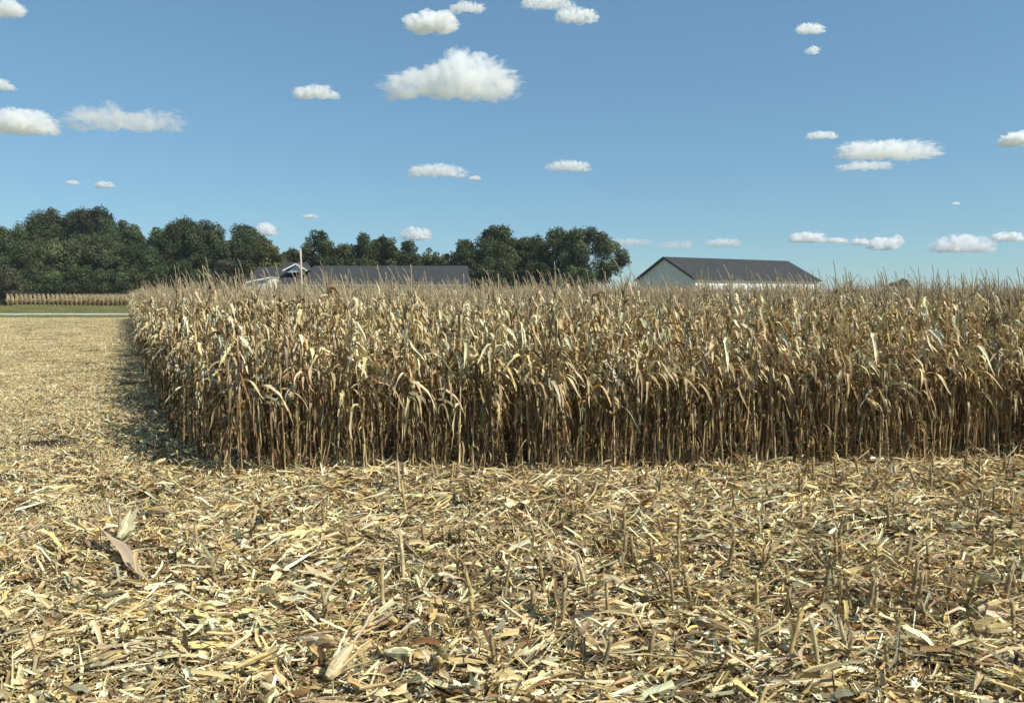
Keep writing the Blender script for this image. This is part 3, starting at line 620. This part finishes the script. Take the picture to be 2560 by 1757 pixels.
# ------------------------------------------------------------------ trees
TREEPAL = {'dark': (.050, .066, .030), 'green': (.060, .078, .032), 'light': (.090, .105, .050), 'olive': (.085, .090, .035), 'brown': (.068, .066, .042)}
def tree(px, top, wpx, D, kind, label, group, base=0.0, airy=.0, low=.12, dens=1.0, over=0.0, name='tree'):
    P = at_depth(px, top, D); h = P.z; w = wpx / FPX * D * 1.1; rx = w / 2
    e = empty(name, (P.x, P.y, 0)); tag(e, label, 'tree', group)
    tr = MB(); n = 10; t = np.linspace(0, 1, n); bend = rng.normal(0, .4, 2)
    tr.tube(np.stack([bend[0] * np.sin(t * 2.5), bend[1] * np.sin(t * 2), t * h * .8 - .2], 1), (.018 * h) * (1 - .85 * t) + .03, (.1, .085, .07), sides=7)
    # clumps of foliage inside a crown envelope
    nc = int(95 * dens * (1 + .3 * (h > 20))); c = []
    zc = h * (.5 + low / 2); rz = h * (.5 - low / 2)
    while len(c) < nc:
        u = rng.normal(0, 1, 3); u /= np.linalg.norm(u); rr = rng.uniform(.35, .95) ** .6
        q = np.array([u[0] * rx * rr, u[1] * rx * rr * .9, zc + u[2] * rz * rr])
        zz = (q[2] - zc) / rz
        if zz > .3: q[:2] *= 1 - .25 * (zz - .3)
        if over and u[0] > .2: q[0] += over * abs(u[0]) * (1 - abs(zz)) ; q[2] += over * .2 * (zz > 0)
        if airy and rng.random() < airy * .5 and zz < .1: continue
        c.append(q)
    c = np.array(c); cr = rng.uniform(.09, .21, nc) * (w + h * .5) / 2 * (1 - .25 * airy); cr = np.minimum(cr, np.clip(h - c[:, 2] + .4, .8, 99))
    for k in range(min(12, nc)):       # limbs
        z0 = h * rng.uniform(.2, .5); L0 = np.array([bend[0] * .5, bend[1] * .5, z0]); tt = np.linspace(0, 1, 6)[:, None]
        tr.tube(L0 * (1 - tt) + c[k] * tt + np.array([0, 0, .06 * h]) * np.sin(np.pi * tt), .007 * h * (1 - .8 * tt[:, 0]) + .02, (.1, .085, .07), sides=5)
    ls = .0009 * D + .09; area = 4 * np.pi * cr ** 2; per = np.clip(area / (ls * ls) * .85 * (1 - .45 * airy), 60, 1500).astype(int)
    ci = np.repeat(np.arange(nc), per); K = len(ci)
    u = norm(rng.normal(0, 1, (K, 3))); rad = cr[ci] * rng.uniform(.55, 1.08, K) * (1 + .18 * np.sin(u[:, 0] * 7 + ci) * np.sin(u[:, 2] * 6 + ci * 2))
    ctr = c[ci] + u * rad[:, None] * np.array([1, 1, 1.0])
    ctr[:, 2] = np.maximum(ctr[:, 2], .1)
    nn = norm(u * 1.0 + rng.normal(0, .75, (K, 3)) + np.array([0, 0, .12])); a1 = norm(np.cross(nn, rng.normal(0, 1, (K, 3)))); a2 = np.cross(nn, a1)
    s = ls * rng.uniform(.45, 1.15, (K, 1)); q = np.stack([ctr + a1 * s, ctr + a2 * s * .6, ctr - a1 * s, ctr - a2 * s * .6], 1)
    base_c = np.array(TREEPAL[kind]) * 1.12; cc = base_c * np.clip(1 + .34 * rng.normal(0, 1, nc), .4, 2)[:, None] * (1 + rng.normal(0, .05, (nc, 3)))
    col = np.clip(cc[ci] * rng.uniform(.7, 1.35, (K, 1)), .008, .4)
    cb = MB(); i = np.arange(K * 4).reshape(K, 4); cb.add(q.reshape(-1, 3), i, np.repeat(col, 4, 0), smooth=False)
    tr.build('trunk', M_bark, e); cb.build('crown', M_crown, e)
G1 = 'trees of the wood on the left'; G2 = 'trees behind the long dark roof'; G3 = 'trees of the clump right of the house'
T = [
 (8,566,90,205,'green','bushy green tree at the left edge of the photo, back row of the wood',G1),
 (72,560,95,208,'green','rounded green tree second from the left edge, below the tall one',G1),
 (128,522,115,212,'dark','tall dark tree, left of the two highest crowns of the wood',G1),
 (188,530,70,214,'dark','narrow dark tree wedged between the two highest crowns',G1),
 (238,518,110,210,'dark','highest dark tree of the left wood, its crown top the uppermost',G1),
 (296,552,75,206,'dark','dark tree stepping down right of the highest crown',G1),
 (330,562,60,204,'green','smaller tree on the right shoulder of the high group',G1),
 (60,600,110,196,'green','broad green tree in the front row near the left end',G1),
 (160,590,100,195,'light','lighter green front tree below the tall dark pair',G1),
 (255,572,85,196,'light','front tree with yellowish green top in the middle of the wood',G1),
 (350,612,95,194,'dark','lower dark front tree beside the gap in the wood',G1),
 (110,655,100,188,'green','low bushy green tree in front, over the distant corn',G1),
 (215,665,110,188,'dark','low dark tree in front, above the middle of the distant corn',G1),
 (310,668,100,186,'dark','low dark front tree above the right end of the distant corn',G1),
 (12,668,75,160,'brown','low brownish green bush at the left edge beside the distant corn',G1),
 (402,566,85,200,'dark','dark tree with a sloping left shoulder, right of the gap',G1),
 (452,542,90,202,'dark','tall tree left of the twin tops in the second high group',G1),
 (512,550,95,200,'dark','tall dark tree right of the twin tops in the second high group',G1),
 (420,650,110,185,'green','low green tree below the second high group',G1),
 (485,640,90,183,'dark','low dark tree below the right twin top',G1),
 (570,652,90,170,'brown','low brownish tree just left of the dark-roofed house',G1),
 (612,563,115,195,'dark','round dark tree behind the left end of the house',G1),
 (668,602,75,182,'olive','olive yellow tree behind the left roof of the house',G1),
 (722,620,70,188,'olive','small olive tree in the dip left of the utility pole',G2),
 (795,578,90,180,'dark','big rounded dark tree just right of the utility pole',G2),
 (862,592,62,182,'dark','second dark tree right of the utility pole',G2),
 (910,586,58,182,'dark','pointed dark tree, third right of the utility pole',G2),
 (948,584,52,184,'dark','slim dark tree, highest in the middle of the row',G2),
 (984,594,58,182,'dark','dark tree, fifth right of the utility pole',G2),
 (1020,602,52,181,'dark','dark tree ending the row on its right side',G2),
 (1078,622,60,190,'olive','thin olive tree over the right end of the long roof',G2),
 (1122,636,44,186,'green','small green tree at the end of the long roof',G2),
 (840,650,90,170,'dark','low shrubby tree touching the ridge right of the pole',G2),
 (935,655,100,170,'green','low green tree touching the middle of the long ridge',G2),
 (1162,602,66,178,'dark','small dark tree at the left of the right-hand clump',G3),
 (1240,568,118,180,'green','big broad tree in the left half of the right-hand clump',G3),
 (1300,584,70,182,'green','leafy tree between the big broad tree and the gap',G3),
 (1330,578,75,180,'green','tree with pointed tops left of the gap in the clump',G3),
 (1240,645,110,168,'green','low lighter tree in front of the big broad one',G3),
 (1345,650,110,168,'dark','low dark tree in the middle of the right-hand clump',G3),
]
for px, top, w, D, kd, lb, g in T: tree(px, top, w, D, kd, lb, g, low=.05 if top < 640 else 0, dens=1.0 if top < 640 else .7, name='tree')
tree(1392, 568, 95, 172, 'green', 'open-crowned tree right of the gap with sky showing through', G3, airy=.55, low=.2)
tree(1462, 572, 125, 168, 'light', 'spreading tree with yellowish top overhanging to the right', G3, airy=.4, low=.22, over=3.6)
tree(1440, 668, 100, 160, 'green', 'low green tree under the overhanging one', G3, low=0, dens=.7)
G4 = 'small far trees on the right horizon'
tree(2232, 704, 34, 520, 'dark', 'small far round tree on the horizon right of the barn, left of two', G4, low=0, dens=.5)
tree(2258, 697, 34, 520, 'dark', 'small far round tree on the horizon right of the barn, right of two', G4, low=0, dens=.5)
def treeline():
    b = MB(); xs = []
    for x in np.arange(-1500, 1700, 7.0):
        D = 1150 + 120 * math.sin(x * .004); h = 9 + 6 * mnoise.noise((x * .012, 0, 0)) + rng.uniform(-1, 2); K = 110
        u = norm(rng.normal(0, 1, (K, 3))); ctr = u * np.array([7, 7, h * .5]) + np.array([x, D, h * .5]); nn = norm(u + rng.normal(0, .6, (K, 3))); a1 = norm(np.cross(nn, rng.normal(0, 1, (K, 3)))); a2 = np.cross(nn, a1)
        s = 1.6; q = np.stack([ctr + a1 * s, ctr + a2 * s * .7, ctr - a1 * s, ctr - a2 * s * .7], 1); i = np.arange(K * 4).reshape(K, 4)
        b.add(q.reshape(-1, 3), i, np.repeat(np.array([.06, .08, .04]) * rng.uniform(.7, 1.3, (K, 1)), 4, 0), smooth=False)
    tag(b.build('distant_treeline', M_crown), 'thin dark line of far-off woods along the horizon', 'wood', kind='stuff')
treeline()

# ------------------------------------------------------------------ buildings
M_white = simple_mat('white_painted_metal', (.80, .80, .78), .45, 3, .04, .4)
M_steel = simple_mat('grey_metal_siding', (.66, .64, .60), .6, 2, .06, .2)
M_roof = simple_mat('charcoal_metal_roof', (.050, .053, .056), .75, 1.2, .16, .2, stretch=(1, .1, 1))
M_shingle = simple_mat('charcoal_shingles', (.048, .050, .054), .9, 5, .3, .2, .2)
M_stone = simple_mat('grey_siding', (.30, .31, .29), .8, 3, .15, .2)
M_gable = simple_mat('pale_green_grey_siding', (.36, .44, .42), .7, 4, .08, .3, stretch=(.2, .2, 6))
M_pane = simple_mat('window_glass', (.03, .04, .05), .1, 1, .1, .6)
M_wood = simple_mat('weathered_pole_wood', (.52, .48, .42), .85, 6, .2, .2, .3, stretch=(1, 1, .15))
M_trim = simple_mat('dark_trim', (.03, .032, .036), .5, 3, .1, .4)
C0 = (.5, .5, .5)
# metal barn: local x along the long front, y back; gable end faces left
def barn():
    A = np.array([29.4, 119.0]); ang = math.atan2(15, 25.8); Lb = 30.0; Wb = 14.4; he = 5.0; hr = 8.63
    e = empty('barn', (A[0], A[1], 0), ang); tag(e, 'long metal barn with charcoal roof, white front and grey gable end', 'barn')
    b = MB(); b.box((0, 0, 0), (Lb, .12, he), C0); b.box((0, Wb - .12, 0), (Lb, Wb, he), C0)
    for k in range(int(Lb / .3)): b.box((k * .3 + .1, -.02, 0), (k * .3 + .15, -.001, he), C0)
    b.build('front_wall', M_white, e)
    for x, nm in ((0, 'gable_wall'), (Lb - .12, 'gable_wall')):
        g = MB(); y0, y1 = .125, Wb - .125
        v = [(x, y0, 0), (x, y1, 0), (x, y1, he), (x, Wb / 2, hr - .08), (x, y0, he)]; v2 = [(p[0] + .12, p[1], p[2]) for p in v]
        vv = v + v2; g.add(vv, [(4, 3, 2, 4)][:0] + [(0, 4, 2, 1), (5, 6, 7, 9), (0, 1, 6, 5), (1, 2, 7, 6), (2, 3, 8, 7), (3, 4, 9, 8), (4, 0, 5, 9)], C0, smooth=False)
        g.add([v[4], v[3], v[2]], [(0, 1, 2)], C0, smooth=False); g.add([v2[4], v2[2], v2[3]], [(0, 1, 2)], C0, smooth=False)
        for k in range(int(Wb / .3)):
            yy = k * .3 + .2; zt = he + (hr - .15 - he) * (1 - abs(yy - Wb / 2) / (Wb / 2)) - .1
            g.box((x - .02, yy, 0), (x - .001, yy + .04, zt), C0) if x == 0 else None
        g.build(nm, M_steel, e)
    r = MB(); o = .45; th = .16; sl_ = (hr - he) / (Wb / 2)
    for s in (0, 1):
        ye, yr = (-o, Wb / 2) if s == 0 else (Wb + o, Wb / 2); ze = he - sl_ * o
        v = [(-o, ye, ze + .02), (Lb + o, ye, ze + .02), (Lb + o, yr, hr), (-o, yr, hr)]; v += [(p[0], p[1], p[2] + th) for p in v]
        r.add(v, [(3, 2, 1, 0), (4, 5, 6, 7), (0, 1, 5, 4), (1, 2, 6, 5), (2, 3, 7, 6), (3, 0, 4, 7)], C0, smooth=False)
        for k in range(int(Lb / .6)):
            x = k * .6; d = np.array([0, yr - ye, hr - ze - .02]); a = np.array([x, ye, ze + .02 + th + .015])
            r.bar(a, a + d * .995, .05, .03, C0)
    r.build('roof', M_roof, e)
    t = MB()
    for s in (0, 1):
        ye = -o if s == 0 else Wb + o; ze = he - sl_ * o
        t.bar((-o - .03, ye, ze + .04), (-o - .03, Wb / 2, hr + .02), .05, .34, C0, up=(0, 0, 1))
    t.build('rake_trim', M_trim, e)
    d = MB(); d.box((3, -.06, 0), (7, -.025, 4), C0); d.build('door', M_white, e)
barn()
F = 95 / FPX
def X(px): return (px - CX) * F
def Z(py): return CAMH + (HZ - py) * F
def house():
    e = empty('house', (X(607), 95, 0)); tag(e, 'long low house with charcoal hip roof and small white-trimmed gable, behind the corn', 'house')
    ox = X(607); w = MB(); Zw = Z(711)
    x1 = X(1166) - ox; xg = X(735) - ox
    w.box((.3, .3, 0), (x1 - .3, 9.7, Zw - .03), C0); w.build('wall', M_stone, e)
    def roofpart(b, x0, xr0, xr1, x1, z, zr, y0=0, y1=10, yy=5):
        v = [(x0, y0, z), (x1, y0, z), (x1, y1, z), (x0, y1, z), (xr0, yy, zr), (xr1, yy, zr)]
        b.add(v, [(0, 1, 5, 4), (2, 3, 4, 5)], C0, smooth=False); b.add([v[i] for i in (0, 4, 3)], [(0, 1, 2)], C0, smooth=False); b.add([v[i] for i in (1, 2, 5)], [(0, 1, 2)], C0, smooth=False)
        b.add([(x0, y0, z - .12), (x1, y0, z - .12), (x1, y0, z - .001), (x0, y0, z - .001)], [(0, 1, 2, 3)], C0, smooth=False)
        b.add([v[i] for i in (3, 2, 1, 0)], [(0, 1, 2, 3)], C0, smooth=False)
    s5 = 100 / 95
    r = MB(); zl = CAMH + (Z(668) - CAMH) * s5; zm = CAMH + (Z(665) - CAMH) * s5
    roofpart(r, 0, .5, X(712) - ox, X(745) - ox, Zw, zl)
    r.build('roof', M_shingle, e)
    r = MB(); roofpart(r, X(742) - ox, (X(785) - ox) * 1.0 - 1.2, X(1152) - ox + .6, x1, Zw + .004, zm, .004, 10.2, 5.02); r.build('roof', M_shingle, e)
    r = MB(); roofpart(r, X(688) - ox, X(700) - ox - 1.2, X(740) - ox, X(752) - ox, Zw + .3, CAMH + (Z(657) - CAMH) * 101 / 95, 1.6, 11, 6); r.build('roof', M_shingle, e)
    gx0, gx1, ga = X(703) - ox, X(763) - ox, X(735.5) - ox; zb, za = Z(676), Z(660); yf = 1.55
    g = MB(); v = [(gx0 + .25, yf, zb - .25), (gx1 - .25, yf, zb - .25), (ga, yf, za - .12)]; g.add(v, [(0, 1, 2)], C0, smooth=False)
    g.add([(gx0+.25, yf, zb-.25), (gx1-.25, yf, zb-.25), (gx1-.25, 5, zb-.25), (gx0+.25, 5, zb-.25)], [(3, 2, 1, 0)], C0, smooth=False)
    gg = g.build('gable', M_gable, e)
    rr = MB()
    for s in (gx0, gx1):
        v = [(s, yf - .25, zb - .02), (ga, yf - .25, za), (ga, 6, za), (s, 6, zb - .02)]; v += [(p[0], p[1], p[2] + .08) for p in v]
        rr.add(v, [(3, 2, 1, 0), (4, 5, 6, 7), (0, 1, 5, 4), (1, 2, 6, 5), (2, 3, 7, 6), (3, 0, 4, 7)], C0, smooth=False)
    rr.build('gable_roof', M_shingle, e)
    t = MB(); t.bar((gx0 - .04, yf - .29, zb - .02), (ga, yf - .29, za + .02), .07, .17, C0); t.bar((ga, yf - .29, za + .02), (gx1 + .04, yf - .29, zb - .02), .07, .17, C0)
    t.build('gable_trim', M_white, e)
    f = MB(); an = np.linspace(0, np.pi, 14); cx_ = ga - .02; v = [(cx_, yf - .04, zb - .2)] + [(cx_ + .24 * math.cos(a), yf - .04, zb - .2 + .24 * math.sin(a)) for a in an]
    f.add(v, [(0, k, k + 1) for k in range(1, 14)], C0, smooth=False); f.build('fan_window', M_white, e)
    gu = MB(); gu.box((.02, -.08, Zw - .2), (x1 - .02, -.002, Zw - .05), C0); gu.build('gutter', M_stone, e)
    for k, x in enumerate((2.2, 10.5, 14.5, 18.5, 22.5)):
        wn_ = MB(); wn_.box((x, .24, 1.1), (x + 1.2, .3, 2.6), C0); w_ = wn_.build('window', M_white, e); p = MB(); p.box((x + .08, .22, 1.18), (x + 1.12, .238, 2.52), C0); p.build('pane', M_pane, w_)
    d = MB(); d.box((7.2, .24, 0), (8.2, .3, 2.2), C0); d.build('door', M_white, e)
house()
def shed():
    D = 84; f = D / FPX; x0, x1 = (616 - CX) * f, (679 - CX) * f; z0, z1 = CAMH + (HZ - 707) * f, CAMH + (HZ - 694) * f
    e = empty('shed', (x0, D, 0)); tag(e, 'small pale shed with slanting white roof edge before the left end of the house', 'shed'); w = x1 - x0
    b = MB(); v = [(.2, .2, 0), (w - .1, .2, 0), (w - .1, .2, z1 - .12), (.2, .2, z0 - .06)]; v += [(p[0], 3.2, p[2]) for p in v]
    b.add(v, [(0, 1, 2, 3), (7, 6, 5, 4), (1, 5, 6, 2), (2, 6, 7, 3), (3, 7, 4, 0)], C0, smooth=False); b.build('wall', M_steel, e)
    r = MB(); v = [(0, 0, z0), (w, 0, z1), (w, 3.4, z1), (0, 3.4, z0)]; v += [(p[0], p[1], p[2] + .06) for p in v]
    r.add(v, [(3, 2, 1, 0), (4, 5, 6, 7), (0, 1, 5, 4), (1, 2, 6, 5), (2, 3, 7, 6), (3, 0, 4, 7)], C0, smooth=False); r.build('roof', M_steel, e)
    t = MB(); t.bar((-.03, -.03, z0), (w + .03, -.03, z1 + .01), .05, .16, C0); t.build('roof_trim', M_white, e)
shed()
def pole():
    D = 88; p = at_depth(751, 624, D); e = empty('utility_pole', (p.x, D, 0)); tag(e, 'bare pale wooden utility pole standing in front of the house gable', 'utility pole')
    b = MB(); t = np.linspace(0, 1, 10); b.tube(np.stack([.05 * np.sin(t * 3), 0 * t, t * p.z - .1], 1), .135 - .03 * t, C0, sides=10); b.build('pole', M_wood, e)
    c = MB(); c.tube([(0, 0, p.z - .12), (0, 0, p.z + .02)], .115, C0, sides=10); c.build('cap', M_steel, e)
pole()

# ------------------------------------------------------------------ clouds: real volumes about 1.2 km up
def cloud_mat(name, dens, size, hfl, seed):
    """vapour: fractal density, thinning towards the outside of the cloud"""
    m = bpy.data.materials.new(name); m.use_nodes = True; nt = m.node_tree; nt.nodes.clear(); L = nt.links
    out = nd(nt, 'ShaderNodeOutputMaterial'); v = nd(nt, 'ShaderNodeVolumePrincipled'); L.new(v.outputs[0], out.inputs['Volume'])
    v.inputs['Color'].default_value = (.992, .994, .998, 1); v.inputs['Anisotropy'].default_value = .3
    tc = nd(nt, 'ShaderNodeTexCoord')
    p = nd(nt, 'ShaderNodeVectorMath', operation='DIVIDE'); L.new(tc.outputs['Object'], p.inputs[0]); p.inputs[1].default_value = size
    ln = nd(nt, 'ShaderNodeVectorMath', operation='LENGTH'); L.new(p.outputs[0], ln.inputs[0])
    mp = nd(nt, 'ShaderNodeVectorMath', operation='MULTIPLY_ADD'); L.new(tc.outputs['Object'], mp.inputs[0]); mp.inputs[1].default_value = (1 / hfl,) * 3; mp.inputs[2].default_value = (seed * 7.3, seed * 1.9, 0)
    n = nd(nt, 'ShaderNodeTexNoise'); n.inputs['Scale'].default_value = 2.6; n.inputs['Detail'].default_value = 5; n.inputs['Roughness'].default_value = .6; L.new(mp.outputs[0], n.inputs['Vector'])
    a = nd(nt, 'ShaderNodeMath', operation='MULTIPLY_ADD'); L.new(n.outputs[0], a.inputs[0]); a.inputs[1].default_value = 3.4; a.inputs[2].default_value = -1.05
    b = nd(nt, 'ShaderNodeMath', operation='SUBTRACT'); L.new(a.outputs[0], b.inputs[0]); L.new(ln.outputs[0], b.inputs[1])
    r = nd(nt, 'ShaderNodeMapRange', interpolation_type='SMOOTHSTEP'); L.new(b.outputs[0], r.inputs[0]); r.inputs[1].default_value = -.2; r.inputs[2].default_value = .62; r.inputs[3].default_value = 0; r.inputs[4].default_value = dens
    L.new(r.outputs[0], v.inputs['Density'])
    return m
def cloud(px, py, w, h, dens=1.0, blobs=None, label='', base_alt=1250.0, seed=0, faint=False):
    """px, py: centre of the base; w, h: size in photograph pixels"""
    r0 = random.Random(seed * 7 + 3); d = ray(px, py + h * .5); D = min(16000, base_alt / max(d.z / d.y, .03)); f = D / FPX
    c = at_depth(px, py, D); W_, H_ = w * f * .98, h * f * .76
    if blobs is None:
        blobs = []; nb = 5 + int(w / 25)
        for k in range(nb):
            t = (k + .5) / nb * 2 - 1 + r0.uniform(-.1, .1); hh = (1 - .75 * abs(t) ** 1.5) * r0.uniform(.55, 1.0)
            blobs.append((t * .42, -.28 + hh * .30, .10 + .30 * hh * min(1.2, h / w * 2)))
    B = np.array([(b[0] * W_, r0.uniform(-.12, .12) * W_, b[1] * H_, b[2] * (W_ if len(b) < 4 else b[3])) for b in blobs])
    B[:, 3] = np.clip(B[:, 3], .10 * W_, .62 * H_) if W_ > H_ else B[:, 3]
    import bmesh
    bm = bmesh.new(); bmesh.ops.create_icosphere(bm, subdivisions=6 if w > 150 else 5, radius=1)
    V = np.array([v.co[:] for v in bm.verts]); V = norm(V * np.array([W_ * .5, W_ * .3, H_ * .5]))
    # farthest exit of the ray through the union of blobs and a flattened core
    ex = np.zeros(len(V)); core = 1 / np.sqrt((V[:, 0] / (W_ * .40)) ** 2 + (V[:, 1] / (W_ * .25)) ** 2 + (V[:, 2] / (H_ * .26)) ** 2); ex = np.maximum(ex, core)
    for bx, by, bz, br in B:
        cc = np.array([bx, by, bz]); t = V @ cc; disc = t * t - (cc @ cc - br * br); e_ = np.where(disc > 0, t + np.sqrt(np.maximum(disc, 0)), 0); ex = np.maximum(ex, e_)
    Pn = V * ex[:, None]
    s1 = 3.2 / H_; off = Vector((seed * 13.7, seed * 3.1, 0)); nz = np.empty(len(V))
    for i, p in enumerate(Pn):
        q = Vector(p) * s1 + off
        nz[i] = 1.0 - 1.6 * abs(mnoise.noise(q)) - .9 * abs(mnoise.noise(q * 2.3)) - .5 * abs(mnoise.noise(q * 5.1)) - .3 * abs(mnoise.noise(q * 11.0))
    Pn = Pn * (1 + .42 * (nz - .15))[:, None]
    zb = -H_ * .42; low = Pn[:, 2] < zb; Pn[low, 2] = zb + (Pn[low, 2] - zb) * .25
    for v, p in zip(bm.verts, Pn): v.co = p
    me = bpy.data.meshes.new('cloud'); bm.to_mesh(me); bm.free(); me.polygons.foreach_set('use_smooth', [True] * len(me.polygons))
    o = bpy.data.objects.new('cloud', me); COL.objects.link(o); o.location = (c.x, D, c.z)
    ext = np.abs(Pn).max(0) * .92; me.materials.append(cloud_mat('cloud_vapour', dens * 10.5 / max(H_, W_ * .45), ext, H_, seed))
    tag(o, label, 'cloud', 'white clouds in the sky')
s_ = 1.1015
CL = [  # displayed-photo pixels: centre x, centre y, width, height, density, label
 (1030,185,330,100,1.0,'largest white puffy cloud, above the middle of the field',[(-.36,-.25,.09),(-.22,-.12,.10),(-.08,.0,.13),(.04,.12,.14),(.14,.16,.15),(.22,.10,.14),(.30,-.05,.10),(.0,-.2,.12),(.12,-.1,.14)]),
 (977,50,92,54,.8,'small rounded white cloud up left of the largest cloud',None),
 (715,210,86,32,.7,'small flat-based cloud left of the largest cloud',None),
 (48,278,135,62,.9,'bright cloud cut by the left edge, beside the long low cloud',None),
 (275,275,260,62,.55,'long low cloud on the left, trailing to the right',[(-.38,.0,.08),(-.25,.12,.09),(-.12,.1,.09),(-.02,.14,.1),(.12,-.05,.08),(.26,-.05,.08),(.38,-.02,.07)]),
 (8,20,90,42,.5,'soft cloud in the top left corner',None),
 (4,194,46,28,.6,'small cloud fragment at the left edge below the corner cloud',None),
 (990,387,112,34,.6,'thin wedge-shaped cloud below the largest cloud',None),
 (1293,376,90,28,.6,'small double-humped cloud right of the wedge-shaped one',None),
 (2005,342,190,50,.85,'long bright cloud on the right, above the barn\'s right side',None),
 (1966,377,112,24,.55,'thin cloud strip just under the long bright right cloud',None),
 (1865,307,62,20,.55,'small cloud up left of the long bright right cloud',None),
 (2310,316,64,38,.9,'bright cloud cut by the right edge',None),
 (1838,66,60,26,.4,'faint cloud high on the right',None),
 (1845,114,28,20,.22,'tiny faint cloud below the high right one',None),
 (1240,6,110,28,.5,'cloud cut by the top edge right of the middle',None),
 (1310,36,80,36,.4,'soft cloud just below the top-edge cloud',None),
 (1060,18,72,26,.35,'faint cloud near the top edge, above the small rounded cloud',None),
 (237,419,40,18,.6,'tiny white cloud low on the left',None),
 (165,415,24,12,.35,'tinier cloud left of the tiny low left cloud',None),
 (602,522,44,34,.4,'pale cloud behind the left wood\'s right end',None),
 (945,532,62,36,.35,'pale cloud above the row of trees behind the long roof',None),
 (705,491,32,12,.4,'tiny cloud strip above the utility pole',None),
 (1078,404,24,12,.3,'tiny wisp beside the wedge-shaped cloud',None),
 (1830,540,74,28,.5,'low pale cloud first right of the barn ridge',None),
 (1901,546,42,16,.4,'small low cloud, second right of the barn ridge',None),
 (1952,549,34,18,.35,'small low cloud, third right of the barn ridge',None),
 (2003,554,60,34,.4,'low puffy cloud, fourth right of the barn ridge',None),
 (2036,546,28,30,.25,'upright faint puff beside the fourth low cloud',None),
 (2180,555,112,48,.35,'widest low hazy cloud near the right edge',None),
 (2287,538,66,26,.5,'low cloud nearest the right edge',None),
 (1640,551,76,22,.28,'thin low cloud over the barn\'s left slope',None),
 (1430,550,100,20,.25,'thin low streak right of the overhanging tree',None),
 (1535,556,90,22,.18,'fainter low streak between tree and barn',None),
 (2170,462,18,8,.35,'minute cloud high above the widest low cloud',None),
]
for k, c in enumerate(CL):
    x, y, w, h, dn, lb = c[:6]
    cloud(x * s_, y * s_, w * s_, h * s_, (dn if dn > .5 else dn * 1.5) * (1.1 if y > 480 else 1), c[6], lb, seed=k + 1)
print('objects', len(SC.objects))

# ------------------------------------------------------------------ air
hb = MB(); hb.box((-9500, -700, -1.0), (9500, 9500, 34.0), C0)
hm = bpy.data.materials.new('air'); hm.use_nodes = True; nt = hm.node_tree; nt.nodes.clear()
ho = nd(nt, 'ShaderNodeOutputMaterial'); hv = nd(nt, 'ShaderNodeVolumePrincipled'); hv.inputs['Color'].default_value = (.86, .93, 1, 1); hv.inputs['Density'].default_value = .00014
hv.inputs['Anisotropy'].default_value = .2
nt.links.new(hv.outputs[0], ho.inputs['Volume'])
tag(hb.build('haze', hm), 'thin pale summer haze over the fields', 'haze', kind='stuff')
